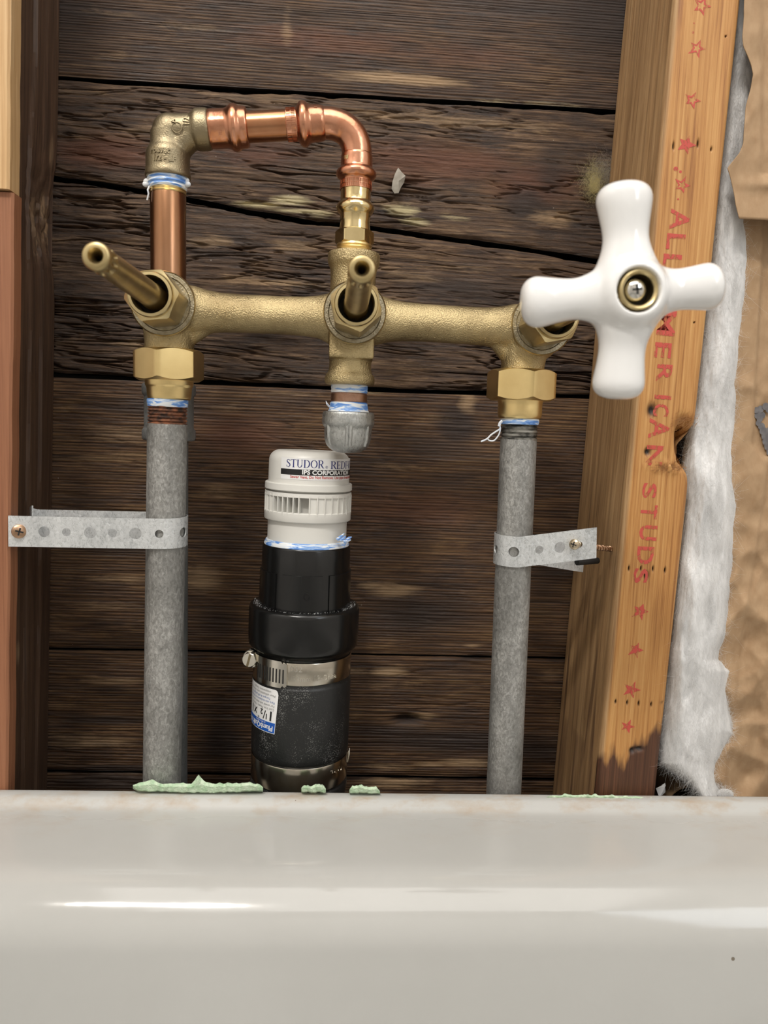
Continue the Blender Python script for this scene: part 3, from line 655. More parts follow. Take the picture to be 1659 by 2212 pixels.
# ================================================================== FAUCET VALVE
YP = 0.445
AXL = Ax((364,440),(366,870), YP); AXR = Ax((1127,800),(1120,945), YP)
AXC = Ax((765,545),(750,975), YP); 
VX = [P(330,640,0.404).x, P(769,660,0.404).x, P(769,660,0.404).x+0.1035]
VZ = [P(330,640,0.404).z, P(769,660,0.404).z, P(769,660,0.404).z-0.0012]
fau = thing('tub_faucet_valve', (VX[1], YP, VZ[1]-0.03), 'cast brass three-stem tub faucet valve body across the stud bay', 'faucet valve')
def casting():
    mb = MB(); s = AXC.sc
    for i in range(3):
        x, z = VX[i], VZ[i]
        mb.lathe((x, 0.463, z), (x, 0.40, z), [(0,0.004),(0.0015,0.010),(0.005,0.0140),(0.012,0.0152),(0.0315,0.0162)], 48)
        mb.sphere((x, 0.447, z-0.003), 0.0166)
    for a, b in ((0, 1), (1, 2)):
        A = Vector((VX[a], YP, VZ[a]-0.001)); B = Vector((VX[b], YP, VZ[b]-0.001)); L = (B-A).length
        mb.lathe(A, B, [(0,0.0150),(0.014,0.0138),(0.020,0.0120),(0.028,0.0109),(0.040,0.0105),(L-0.040,0.0105),(L-0.028,0.0108),(L-0.020,0.0118),(L-0.014,0.0134),(L,0.0150)], 40)
    # outlets down at the ends
    for i, ax, top, bot, r in ((0, AXL, 660, 770, 52), (2, AXR, 700, 812, 48)):
        p = ax.pt(bot); q = Vector((VX[i], YP, VZ[i])); q.x = q.x*0.35+p.x*0.65
        d = (p-q); L = d.length; rr = r*s
        mb.lathe(q, p, [(0, rr*1.12),(L*0.45, rr*1.06),(L*0.75, rr),(L, rr)], 40)
        sg = 1 if i == 0 else -1        # web between the pipe and the outlet
        mb.lathe((VX[i]+sg*0.022, YP, VZ[i]-0.005), (p.x+sg*0.003, YP, p.z+0.006), [(0,0.0065),(0.012,0.0062),(0.022,0.0052)], 20)
    # top neck and collar of the middle valve
    AXC.lathe(mb, [(675,49),(600,49),(585,50),(577,53),(572,56),(552,57),(547,55),(546,40)], 48)
    # square block, neck and collar below
    c = P(760, 735, YP); b = P(757, 778, YP); h = 0.0123
    mb.box((b.x-h, YP-0.0135, b.z), (b.x+h+0.0004, YP+0.012, c.z+0.012))
    AXC.lathe(mb, [(760,46),(786,46),(792,46),(802,47),(807,49),(811,53),(815,55),(828,55),(832,52),(833,40)], 48)
    for sg in (-1, 1):
        mb.lathe((VX[1]+sg*0.024, YP, VZ[1]-0.004), (b.x+sg*0.007, YP, b.z+0.012), [(0,0.0062),(0.014,0.0058),(0.024,0.0045)], 20)
    return remesh(mb, 0.00075, 9, 0.5)
link('body_casting', casting(), 'cast', fau, True, 180)
def stem_set(i):
    x, z = VX[i], VZ[i]
    B = lambda y0: Vector((x, y0, z))
    # round face of the barrel with its bright machined lip
    mb = MB(); mb.lathe(B(0.4328), B(0.40), [(0,0.0150),(0.0030,0.0167),(0.0052,0.0169),(0.0058,0.0165),(0.0058,0.0145),(0.0050,0.0140),(0.0050,0.0090)], 72)
    mb.build('flange_face', 'cast_face', fau, True, 35)
    mb = MB(); mb.lathe(B(0.4288), B(0.40), [(0,0.01675),(0.0010,0.01715),(0.0018,0.01715),(0.0022,0.0168),(0.0010,0.0166)], 72, caps=False)
    mb.build('flange_lip', 'brass_pale', fau, True, 60)
    # hexagonal bonnet nut
    ang = [math.radians(38), math.radians(12), math.radians(42)][i]
    mb = MB(); hex_nut(mb, B(0.4280), B(0.38), 0.0, 0.0285, 0.0139, 0.0094, ang, 0.45, 72)
    nut = mb.build('bonnet_nut', 'brass_pale', fau, True, 25)
    mb = MB(); mb.lathe(B(0.4012), B(0.38), [(0,0.0112),(0.0030,0.0112),(0.0038,0.0108),(0.0040,0.0094),(0.0006,0.0090),(-0.013,0.0090)], 56, caps=False)
    mb.build('nut_collar', 'brass_pale', nut, True, 35)
    mb = MB(); mb.lathe(B(0.4135), B(0.38), [(0,0.0089),(0.0005,0.0089)], 40); mb.build('packing', 'dark', nut, True, 35)
    mb = MB(); pr = [(0.0,0.0066),(0.014,0.0066),(0.0150,0.0061),(0.060,0.0058),(0.080,0.0055),(0.0925,0.0052),(0.0935,0.0055)]
    def spl(a, t, r):
        if 0.0952 < t < 0.1020: return r*(1-0.17*max(0, math.cos(10*a))**0.8)
        return r
    pr += [(0.0945,0.0056),(0.0955,0.0053),(0.0985,0.0052),(0.1015,0.0053),(0.1025,0.0056),(0.1040,0.0056),(0.1052,0.0052),(0.1056,0.0046),(0.1056,0.0031),(0.1040,0.0023),(0.1020,0.0016),(0.090,0.0015)]
    mb.lathe(B(0.4165), B(0.30), pr, 72, spl, caps=False)
    st = mb.build('valve_stem', 'brass_stem', fau, True, 40)
    mb = MB(); mb.lathe(B(0.3262), B(0.30), [(0,0.0015),(0.0003,0.0014)], 16); mb.build('screw_hole', 'dark', st, True, 30)
for i in range(3): stem_set(i)
def union(ax, rows_nut, Rpx, ang, tail, matn):
    A, B = ax.A, ax.B; mb = MB()
    hex_nut(mb, A, B, ax.t(rows_nut[0]), ax.t(rows_nut[1]), Rpx*ax.sc, 0.010, ang, 0.30, 96)
    mb.build('union_nut', 'brass', fau, True, 22)
    mb = MB(); ax.lathe(mb, rounded(tail, 2.5), 72); mb.build('union_tailpiece', 'brass_bright' if matn else 'brass', fau, True, 35)
union(AXL, (756,823), 79, math.radians(7.3), [(815,40),(815,53),(834,53),(836,50),(858,48),(864,46),(864,38)], 0)
union(AXR, (800,866), 75, math.radians(53), [(860,40),(860,50),(872,47),(880,47),(897,47),(905,44),(906,36)], 0)

# ------------------------------------------------------------------ riser, elbow and cross-over
def ragged(seed, amp):
    r = random.Random(seed); ph = [(r.randint(2, 9), r.random()*6.28, r.random()) for _ in range(6)]
    return lambda a, t, rad: rad*(1+amp*sum(k*math.sin(n*a+p+t*900) for n, p, k in ph)/3)
rise = Ax((363,400),(364,640), YP)
nip = thing('pipe_nipple', rise.pt(620), 'long red-brass pipe nipple rising from the left valve', 'pipe')
mb = MB(); rise.lathe(mb, [(640,38.5),(424,38.5),(421,37.5),(380,36.5)], 64); mb.build('nipple_tube', 'bronze_pipe', nip)
mb = MB(); rise.lathe(mb, [(420,38),(418,39.5),(415,37.5),(412,39.5),(409,37.5),(406,39.5),(403,37.5),(400,39.5),(398,38)], 64, caps=False); mb.build('nipple_thread', 'brass', nip)
mb = MB(); rise.lathe(mb, [(410,38.6),(406,41),(402,40.5),(398,43),(394,41.5),(389,44.5),(385,43.5),(381,45.5),(377,44),(374,38)], 72, ragged(3, 0.022), caps=False)
tp = mb.build('sealing_tape', 'tape', nip)
mb = MB()
for (u, v, du, dv) in ((318,392,-9,6), (316,398,-6,-6), (401,390,7,6), (404,398,4,-7)): mb.sphere(P(u, v, YP-0.002), 0.0016, 8, (1.3,1,1))
mb.tube([P(323,402,YP-0.004), P(319,410,YP-0.005), P(321,418,YP-0.005), P(318,432,YP-0.004)], 0.0005, 6)
mb.build('tape_shred', 'tape_white', tp)
elb = thing('brass_elbow', rise.pt(385), 'dull bronze threaded elbow at the top left corner of the pipe loop', 'pipe fitting')
HA = Ax((370,284),(660,268), YP, True)
def elbow():
    mb = MB()
    rise.lathe(mb, [(387,30),(387,47),(384,49),(376,49),(371,47.5),(366,47),(334,47),(326,44),(318,39),(308,37),(285,37)], 56)
    HA.lathe(mb, [(364,36),(400,34),(414,34),(419,38),(424,42),(428,43.5),(445,43.5),(452,42.5),(454,41),(454,30)], 56)
    mb.sphere(HA.pt(366), 37*rise.sc, 18); mb.lathe(P(372,330,YP), P(408,292,YP), [(0,0.0085),(0.007,0.0080),(0.014,0.0080)], 24)
    return remesh(mb, 0.0006, 5, 0.5)
link('elbow_casting', elbow(), 'cast_dull', elb, True, 180)
def emboss(txt, ax, c0, off, size, mat, parent, name, R, rot=0, bold=0.0, sx=1.0, depth=0.0003, th0=0.0):
    "raised characters laid round a fitting: x along the axis, y round it (rot 90 turns the text)"
    gv, gf = font_mesh(txt, size, sx, bold, 'CENTER', depth)
    V = []
    for x, y, z in gv:
        if rot == 90: x, y = -y, x
        V.append((x, y, z))
    cx = (min(q[0] for q in V)+max(q[0] for q in V))/2; cy = (min(q[1] for q in V)+max(q[1] for q in V))/2
    d = ax.d if ax.h else -ax.d
    e1 = Vector((0,-1,0)); e1 = (e1-d*e1.dot(d)).normalized(); e2 = (Vector((0,0,1)) if ax.h else Vector((1,0,0))); e2 = (e2-d*e2.dot(d)-e1*e2.dot(e1)).normalized()
    out = []
    for x, y, z in V:
        a, b = ((x-cx), (y-cy)) if ax.h else ((y-cy), (x-cx))
        th = th0+b/R; r = R+z
        out.append(ax.pt(c0)+d*a+(e1*math.cos(th)+e2*math.sin(th))*r)
    return MB().add(out, gf).build(name, mat, parent, False)
emboss('1/2', HA, 409, 0, 0.0050, 'cast_dull', elb, 'raised_size_mark', 34.3*HA.sc, 90, 0.00008, 0.72, 0.0005, 0.22)
emboss('A', HA, 382, 0, 0.0030, 'cast_dull', elb, 'raised_letter', 36.0*HA.sc, 90, 0.00005, 1.0, 0.0006, 0.22)
c = P(382, 275, YP-36*HA.sc+0.0001); mb = MB()
mb.tube([c+Vector((0.0026*math.cos(a), 0.0003*math.sin(a)**2, 0.0026*math.sin(a))) for a in np.linspace(0, 2*math.pi, 33)], 0.00032, 8)
mb.build('raised_ring', 'cast_dull', elb)
emboss('rbevac', rise, 339, 0, 0.0046, 'cast_dull', elb, 'raised_lettering', 47.2*rise.sc, 0, 0.0002, 0.9, 0.0004, -0.15)
emboss('1/2 - LF', rise, 356, 0, 0.0040, 'cast_dull', elb, 'raised_lettering', 47.2*rise.sc, 0, 0.0002, 1.0, 0.0004, 0.05)

def hashes(a, t, r): return r
cst = thing('copper_press_stub', HA.pt(475), 'copper press socket between the bronze elbow and the short tube', 'pipe fitting')
mb = MB(); HA.lathe(mb, rounded([(452,30),(452,39),(458,40.5),(490,40),(496,43),(501,48),(508,49.5),(514,48),(518,44),(522,43),(532,42.5),(536,40),(536,30)], 2.2), 72, lambda a, t, r: r*(1+0.012*math.cos(6*a)*(1 if t < HA.t(492) else 0)))
mb.build('socket', 'copper', cst)
emboss('m', HA, 478, 0, 0.0030, 'copper', cst, 'stamped_mark', 40.3*HA.sc, 90, 0.0001, 1, 0.0003, -0.55)
ctb = thing('copper_tube', HA.pt(580), 'short plain copper tube in the horizontal run of the loop', 'pipe')
mb = MB(); HA.lathe(mb, [(530,32),(640,32)], 64); mb.build('tube', 'copper_tube', ctb)
cel = thing('copper_press_elbow', P(772,400,YP), 'shiny copper press elbow curving down at the top right of the loop', 'pipe fitting')
VA = Ax((771,330),(765,540), YP)
mb = MB(); HA.lathe(mb, rounded([(618,30),(618,33.5),(642,34),(645,40),(650,46),(656,47.5),(662,46),(667,41),(672,38.5),(694,37),(702,34),(702,26)], 1.8), 72)
mb.build('socket', 'copper', cel)
mb = MB(); VA.lathe(mb, rounded([(413,28),(413,33),(390,33.5),(387,39),(382,43),(376,44),(370,42),(366,36),(362,34.5),(338,34),(332,32),(330,26)], 1.8), 72)
mb.build('socket', 'copper', cel)
def bend():
    A = HA.pt(694); d0 = HA.d; Bp = VA.pt(336); d1 = (VA.pt(420)-VA.pt(330)).normalized(); pts = []
    C1 = A+d0*0.0115; C2 = Bp-d1*0.0115
    for k in range(25):
        t = k/24; pts.append(A*(1-t)**3+C1*3*t*(1-t)**2+C2*3*t*t*(1-t)+Bp*t**3)
    return MB().tube(pts, 32.5*VA.sc, 56)
bend().build('bend', 'copper', cel)
def press_marks(ax, c0, c1, R, parent, mat):
    r = random.Random(5); mb = MB(); d = ax.d
    e1 = Vector((0,-1,0)); e1 = (e1-d*e1.dot(d)).normalized(); e2 = d.cross(e1)
    a0, a1 = sorted((ax.t(c0), ax.t(c1)))
    for i in range(26):
        th = -1.7+3.4*i/25
        t0, t1 = (a0, a1) if i % 3 else ((a0+a1)/2, a1)
        for (s0, s1, w) in ((t0, t1, 0.016),):
            q = []
            for tt, k in ((s0,-w),(s0,w),(s1,w),(s1,-w)):
                q.append(ax.A+d*tt+(e1*math.cos(th+k)+e2*math.sin(th+k))*(R*ax.sc))
            q2 = [p+((p-ax.A)-d*((p-ax.A).dot(d))).normalized()*0.00035 for p in q]
            mb.add(q+q2, [(4,5,6,7),(0,1,5,4),(1,2,6,5),(2,3,7,6),(3,0,4,7)])
    for tt in (a0, (a0+a1)/2, a1): mb.lathe(ax.A+d*(tt-0.00025), ax.A+d*(tt+1), [(0,(R-0.3)*ax.sc),(0.0001,R*ax.sc+0.0003),(0.0004,R*ax.sc+0.0003),(0.0005,(R-0.3)*ax.sc)], 64, caps=False)
    o = mb.build('press_ridges', mat, parent, False); return o
press_marks(HA, 620, 640, 33.6, cel, 'copper'); press_marks(VA, 393, 411, 33.2, cel, 'copper')
emboss('ru', VA, 349, 0, 0.0034, 'brass_pale', cel, 'stamped_mark', 34.2*VA.sc, 0, 0.0002, 1.0, 0.0002, -0.75)
emboss('nu', HA, 684, 0, 0.0030, 'copper', cel, 'stamped_mark', 37.6*HA.sc, 90, 0.0002, 1.0, 0.0003, 0.75)
bad = thing('brass_press_adapter', VA.pt(540), 'shiny brass press adapter with hexagon below the copper elbow', 'pipe fitting')
mb = MB(); VA.lathe(mb, rounded([(410,28),(410,32.5),(436,33),(441,38),(447,41.5),(454,41.5),(460,38),(465,33.5),(482,32),(500,34.5),(500,28)], 1.6), 72); mb.build('press_socket', 'brass_bright', bad)
mb = MB(); hex_nut(mb, VA.A, VA.B, VA.t(499), VA.t(530), 43*VA.sc, 0.006, math.radians(32), 0.30, 96); mb.build('hexagon', 'brass_bright', bad, True, 22)
mb = MB(); VA.lathe(mb, [(529,30),(529,38),(533,39),(536,37),(539,39),(542,37),(552,37),(552,30)], 64); mb.build('male_thread', 'brass', bad)

# ------------------------------------------------------------------ capped nipple under the middle valve
cap = thing('plugged_outlet', AXC.pt(975), 'galvanised cap on a short taped nipple under the middle valve', 'pipe cap')
mb = MB(); AXC.lathe(mb, [(826,36),(850,38),(852,40),(868,40),(870,38),(900,38)], 64); mb.build('nipple', 'copper_dull', cap)
mb = MB(); AXC.lathe(mb, [(830,36),(831,41),(835,40),(838,40.5),(842,39.5),(846,40.5),(849,39),(849,36)], 72, ragged(5, 0.008), caps=False); mb.build('sealing_tape', 'tape', cap)
mb = MB(); AXC.lathe(mb, [(869,38),(871,41),(876,41.5),(880,42.5),(885,43),(890,46),(893,45),(893,37)], 72, ragged(9, 0.012), caps=False); t2 = mb.build('sealing_tape', 'tape', cap)
mb = MB(); mb.tube([P(711,878,YP-0.006), P(706,872,YP-0.008), P(704,866,YP-0.008)], [0.0006,0.0005,0.0001], 6); mb.build('tape_shred', 'tape_white', t2)
def capmesh():
    mb = MB(); rr = random.Random(2); bumps = [rr.random() for _ in range(200)]
    def rf(a, t, r):
        if t > AXC.t(922): r = r*(1-0.018*(0.5-0.5*math.cos(8*a))**3)
        k = int(a/6.2832*90) % 90; return r*(1+0.010*(bumps[k]-0.5))
    AXC.lathe(mb, rounded([(891,34),(889,53),(892,57),(914,58),(919,57),(923,52.5),(930,52.5),(948,51.5),(960,48),(969,41),(975,31),(978,18),(979,2)], 2), 180, rf)
    return remesh(mb, 0.0006, 2, 0.5)
link('cap_body', capmesh(), 'galv_cap', cap, True, 180)
for th in (-0.95, -0.05, 0.10, 0.92):
    mb = MB(); d = AXC.d; e1 = Vector((0,-1,0)); e1 = (e1-d*e1.dot(d)).normalized(); e2 = Vector((1,0,0))
    pts = [AXC.A+d*AXC.t(c)+(e1*math.cos(th)+e2*math.sin(th))*(w*AXC.sc) for c, w in ((916,52),(926,52.2),(940,51.6),(952,49.8),(962,46))]
    mb.tube(pts, 0.0011, 10); mb.build('rib', 'galv_cap', cap)

# ================================================================== SUPPLY PIPES
def rough_pipe(ax, c0, c1, r, seed, parent, mat='galv'):
    mb = MB(); n = 48; rows = []; m = 90
    for k in range(m+1): rows.append((c0+(c1-c0)*k/m, r))
    ph = [(random.Random(seed+q).uniform(0, 6), q % 3+1, 60+37*q) for q in range(6)]
    def rf(a, t, rad): return rad*(1+0.0011*sum(math.sin(k*a+p+t*w) for p, k, w in ph))
    ax.lathe(mb, rows, n, rf); return mb.build('pipe', mat, parent)
PL = Ax((361.5,920),(350,1690), YP); PR = Ax((1120,950),(1088.5,1700), YP)
gp = thing('galvanised_supply_pipe', PL.pt(1800), 'mottled galvanised supply pipe with rusty thread, left of the vent', 'pipe', 'galvanised supply pipes')
rough_pipe(PL, 916, 1800, 42.6, 3, gp)
mb = MB(); PL.lathe(mb, sum([[(c, 38.5),(c+2.4, 42),(c+4.8, 42)] for c in np.arange(868, 915, 7.3)], [])+[(917,40)], 64, ragged(2, 0.012), caps=False); mb.build('pipe_thread', 'rust', gp)
mb = MB(); PL.lathe(mb, [(862,36),(863,43.5),(868,44),(872,43.5),(876,43),(879,42),(880,38)], 72, ragged(4, 0.006), caps=False); mb.build('sealing_tape', 'tape', gp)
gq = thing('galvanised_supply_pipe', PR.pt(1800), 'grey galvanised supply pipe right of the vent, below the right union nut', 'pipe', 'galvanised supply pipes')
rough_pipe(PR, 949, 1800, 38.6, 13, gq)
PRt = Ax((1123,900),(1120,955), YP)
mb = MB(); PRt.lathe(mb, sum([[(c, 36),(c+2.6, 38.8),(c+5.2, 38.8)] for c in np.arange(912, 948, 8.0)], [])+[(951,38.4)], 64, caps=False); mb.build('pipe_thread', 'thread', gq)
mb = MB(); PRt.lathe(mb, [(904,36),(905,40.5),(909,41),(914,40.5),(917,39.5),(918,36)], 72, ragged(6, 0.006), caps=False); t3 = mb.build('sealing_tape', 'tape', gq)
mb = MB(); y = YP-0.006
def curve_pts(px, Y, n=6):
    q = [P(u, v, Y) for u, v in px]; out = []
    for i in range(len(q)-1):
        a, b, c_, d_ = q[max(i-1, 0)], q[i], q[i+1], q[min(i+2, len(q)-1)]
        for k in range(n):
            t = k/n; out.append(0.5*((2*b)+(c_-a)*t+(2*a-5*b+4*c_-d_)*t*t+(3*b-a-3*c_+d_)*t**3))
    return out+[q[-1]]
mb.tube(curve_pts([(1083,910),(1079,917),(1080,926),(1070,933),(1060,940),(1052,948),(1039,954)], y), 0.00048, 6)
mb.tube(curve_pts([(1081,924),(1078,938),(1068,951),(1058,952),(1052,947)], y), 0.00042, 6)
mb.tube(curve_pts([(1085,909),(1080,914),(1078,921)], y), 0.0009, 6)
mb.build('tape_tail', 'tape_white', t3)
# capped pipe standing behind the left one
BP = Ax((365,840),(365,1690), 0.484)
gb = thing('capped_pipe', BP.pt(1800), 'galvanised pipe with a cap, darkened as if in shade, half hidden behind the left supply pipe', 'pipe')
rough_pipe(BP, 930, 1800, 41.5, 23, gb, 'galv_shaded')
mb = MB(); BP.lathe(mb, rounded([(824,2),(825,40),(829,54),(833,57.5),(852,57.5),(856,53),(925,53),(929,57.5),(948,57.5),(952,54),(952,38)], 2), 64); mb.build('cap_body', 'galv_shaded', gb)

# ================================================================== STRAPS
def strap(name, path, width, holes, label, cat, grp, th=0.0008):
    "perforated steel strip: path = list of (point, up vector); holes = (distance, radius)"
    mb = MB(); pts = [Vector(p) for p, u in path]; ups = [Vector(u).normalized() for p, u in path]
    cum = [0]
    for i in range(1, len(pts)): cum.append(cum[-1]+(pts[i]-pts[i-1]).length)
    L = cum[-1]
    def at(s, t, off):
        s = min(max(s, 0), L-1e-9); i = max(k for k in range(len(cum)-1) if cum[k] <= s); k = (s-cum[i])/(cum[i+1]-cum[i])
        p = pts[i].lerp(pts[i+1], k); u = ups[i].lerp(ups[i+1], k).normalized()
        def tan(j): return (pts[min(j+1, len(pts)-1)]-pts[max(j-1, 0)]).normalized()
        d = tan(i).lerp(tan(i+1), k); n = d.cross(u).normalized(); return p+u*t+n*off
    hw = width/2; K = 1000.0
    cu = bpy.data.curves.new('t', 'CURVE'); cu.dimensions = '2D'; cu.fill_mode = 'BOTH'
    def poly(q):
        sp = cu.splines.new('POLY'); sp.points.add(len(q)-1); sp.use_cyclic_u = True
        for k, (x, y_) in enumerate(q): sp.points[k].co = (x*K, y_*K, 0, 1)
    m = int(L/0.004); poly([(L*i/m, -hw) for i in range(m+1)]+[(L-L*i/m, hw) for i in range(m+1)])
    for s_, r in holes: poly([(s_+r*math.cos(2*math.pi*i/28), r*math.sin(2*math.pi*i/28)) for i in range(28)])
    ob = bpy.data.objects.new('t', cu); COL.objects.link(ob); dg = bpy.context.evaluated_depsgraph_get(); dg.update()
    me = bpy.data.meshes.new_from_object(ob.evaluated_get(dg)); bpy.data.objects.remove(ob)
    bm = bmesh.new(); bm.from_mesh(me); bmesh.ops.remove_doubles(bm, verts=bm.verts, dist=0.004)
    x = 0.0014
    while x < L:
        bmesh.ops.bisect_plane(bm, geom=bm.verts[:]+bm.edges[:]+bm.faces[:], plane_co=(x*K, 0, 0), plane_no=(1, 0, 0)); x += 0.0014
    bm.verts.index_update(); st_ = [(v.co.x/K, v.co.y/K) for v in bm.verts]; fs = [tuple(v.index for v in f.verts) for f in bm.faces]
    bd = [(e.verts[0].index, e.verts[1].index) for e in bm.edges if len(e.link_faces) == 1]; bm.free(); n = len(st_)
    V = [at(a_, b_, 0) for a_, b_ in st_]+[at(a_, b_, th) for a_, b_ in st_]
    me = bpy.data.meshes.new(name); me.from_pydata(V, [], fs+[tuple(n+i for i in reversed(f)) for f in fs]+[(a_, b_, n+b_, n+a_) for a_, b_ in bd])
    bm = bmesh.new(); bm.from_mesh(me); bmesh.ops.recalc_face_normals(bm, faces=bm.faces); bm.to_mesh(me); bm.free()
    o = link(name, me, 'strap', None, True, 30); return tag(o, label, cat, grp)
def path_round(ax, c, r, seq): pass
RL = 42.6*PL.sc+0.0006; cL = PL.pt(1147); up = -PL.d
def lerp_path(a, b, n): return [a.lerp(b, k/n) for k in range(n+1)]
A0 = P(19, 1147, 0.4315); A1 = Vector((cL.x, cL.y-RL, cL.z))
pl = [(p, up) for p in lerp_path(A0, A1, 30)]
for k in range(1, 13):
    a = math.pi*k/12; pl.append((Vector((cL.x+RL*math.sin(a), cL.y-RL*math.cos(a), cL.z+0.0010*k/12)), up))
B0 = P(84, 1132, 0.4600); B1 = P(66, 1128, 0.4560)
for p in lerp_path(pl[-1][0], B0, 16)[1:]: pl.append((p, up))
pl.append((B1, up)); pl.append((P(72, 1124, 0.4500), up))
Ls = (A1-A0).length; sc_ = S(200, 1147, 0.4315)
hl = [((u-19)*sc_, r*sc_) for u, r in ((40,7),(95,12.2),(142.5,9.2),(193.5,13),(241.5,9.4),(291,13),(342,9.2))]+[((392-19)*sc_+0.0015, 11.5*sc_)]
s1 = strap('pipe_strap', pl, 68*sc_, hl, 'perforated steel strap tying the left pipe to the dark stud', 'pipe strap', 'perforated pipe straps')
def screw(p, d, length, R, mat, parent):
    p = Vector(p); d = Vector(d).normalized(); mb = MB()
    mb.lathe(p-d*0.0016, p+d, [(0,R*0.35),(0.0003,R*0.72),(0.0009,R*0.95),(0.0016,R),(0.0020,R*0.96),(0.0042,R*0.46),(0.0046,R*0.42)], 32)
    sh = mb.build('screw', mat, parent)
    mb = MB(); e1 = d.orthogonal().normalized(); e2 = d.cross(e1)
    mb.lathe(p+d*0.002, p+d, [(0,R*0.38),(length-0.006,R*0.38),(length,R*0.05)], 16)
    pts = [p+d*(0.004+(length-0.006)*k/120)+(e1*math.cos(k*0.62)+e2*math.sin(k*0.62))*R*0.42 for k in range(121)]
    mb.tube(pts, R*0.14, 6); mb.build('screw_thread', mat, sh)
    mb = MB(); q = p-d*0.00155; X = Vector((1,0,0)); X = (X-d*X.dot(d)).normalized(); Zv = d.cross(X)
    for t, a in ((0.25, 0), (0.25+math.pi/2, 0)):
        w = X*math.cos(t)+Zv*math.sin(t); h = d.cross(w)
        V = [q+w*sx*R*0.55+h*sy*R*0.11+d*sz for sx in (-1,1) for sy in (-1,1) for sz in (-0.00025,0.001)]
        mb.add(V, [(0,1,3,2),(4,6,7,5),(0,4,5,1),(2,3,7,6),(0,2,6,4),(1,5,7,3)])
    mb.build('cross_slot', 'dark', sh, False); return sh
screw(P(41,1148,0.4300), (-0.45, 0.86, -0.05), 0.020, 15.5*sc_, 'screw_gold', s1)
RR = 38.6*PR.sc+0.0006; cR = PR.pt(1186); upR = (Vector((0.03,0,1))).normalized()
A1 = Vector((cR.x, cR.y-RR, cR.z)); A0 = P(1288, 1172, 0.4300)
pr_ = []
E0 = P(1262, 1206, 0.4660)
bk = Vector((cR.x, cR.y+RR, cR.z+0.0004))
for p in lerp_path(E0, bk, 14): pr_.append((p, Vector((0.02,0,1))))
for k in range(1, 13):
    a = math.pi-math.pi*k/12+0.0; pr_.append((Vector((cR.x-RR*math.sin(a), cR.y-RR*math.cos(a), cR.z+0.0004*(1-k/12))), -PR.d))
for k, p in enumerate(lerp_path(A1, A0, 24)[1:]): pr_.append((p, Vector((-0.055*min(1, k/12),0,1))))
tot = (E0-bk).length+math.pi*RR; sr = S(1180, 1180, 0.431)
hr_ = [((E0-bk).length*0.2, 0.0032), (tot-0.0150, 9*sr), (tot+(1102-1112)*sr, 11*sr), (tot+(1156-1112)*sr, 8.5*sr), (tot+(1199.5-1112)*sr, 11.5*sr), (tot+(1241-1112)*sr, 7*sr)]
s2 = strap('pipe_strap', pr_, 66*sr, hr_, 'perforated steel strap tying the right pipe to the orange stud', 'pipe strap', 'perforated pipe straps')
screw(P(1241,1176,0.4265), (0.62, 0.78, -0.05), 0.014, 11.5*sr, 'screw_brass', s2)
mb = MB(); a, b = P(1283,1182,0.437), P(1322,1186,0.452); dd = (b-a).normalized()
mb.tube([a, b], 0.0012, 10); e1 = dd.orthogonal().normalized(); e2 = dd.cross(e1)
mb.tube([a+(b-a)*(k/90)+(e1*math.cos(k*0.5)+e2*math.sin(k*0.5))*0.0012 for k in range(91)], 0.0006, 6); mb.build('screw_thread', 'screw_gold', s2)
mb = MB(); mb.tube([P(1246,1214,0.447), P(1262,1213,0.450), P(1290,1211,0.458)], 0.0020, 12); mb.build('screw', 'dark', s2)

# ================================================================== VENT STACK
YV = 0.480
AV = Ax((669.5,972),(645,1690), YV)
vent = thing('air_admittance_valve', AV.pt(1175), 'white plastic air vent valve with a blue lettered sticker', 'vent valve')
mb = MB(); rows = [(973,1),(972.5,40),(973,60)]
for k in range(1, 9):
    a = math.radians(90*k/8); rows.append((973+23*(1-math.cos(a)), 64+23*math.sin(a)))
rows += [(1042,87.5),(1044,70)]; AV.lathe(mb, rows, 96); mb.build('valve_cap', 'pvc', vent, True, 40)
mb = MB(); AV.lathe(mb, rounded([(1041,70),(1041,94),(1056,94.5),(1057,70)], 1.5), 96); mb.build('rim', 'pvc', vent)
# louvred ring: solid floor and roof bands, inner drum, and single ribs around
mb = MB(); AV.lathe(mb, [(1057,70),(1057,83),(1060,83),(1060,93.5),(1068,94),(1068,80)], 96); mb.build('vent_ring', 'pvc', vent)
mb = MB(); AV.lathe(mb, rounded([(1100,70),(1100,94),(1119,94),(1121,90),(1121,70)], 1.2), 96); mb.build('vent_ring', 'pvc', vent)
mb = MB(); AV.lathe(mb, [(1060,76),(1112,76)], 96); mb.build('vent_drum', 'pvc_vent', vent)
dV = -AV.d; f0 = Vector((0,-1,0)); f0 = (f0-dV*f0.dot(dV)).normalized(); x0 = f0.cross(dV); x0 = x0 if x0.x > 0 else -x0
def cyl(th, r, c): return AV.A+AV.d*AV.t(c)+(f0*math.cos(th)+x0*math.sin(th))*r
ribs = []
for u in (575,580,588,596,606,616.5,627,639,651): ribs.append(math.asin(max(-1, min(1, (u-667)/94))))
for k in range(9): ribs.append(math.asin((673-667)/94)+0.1745*k)
for th in ribs:
    w = 0.011
    mb = MB(); r0, r1 = 74*AV.sc, 94.6*AV.sc
    q = [cyl(th+s*w*(1.3 if r == r0 else 1), r, c) for c in (1064,1104) for r in (r0, r1) for s in (-1, 1)]
    mb.add(q, [(0,1,3,2),(4,6,7,5),(0,4,5,1),(2,3,7,6),(0,2,6,4),(1,5,7,3)]); mb.build('louvre_rib', 'pvc', vent, False)
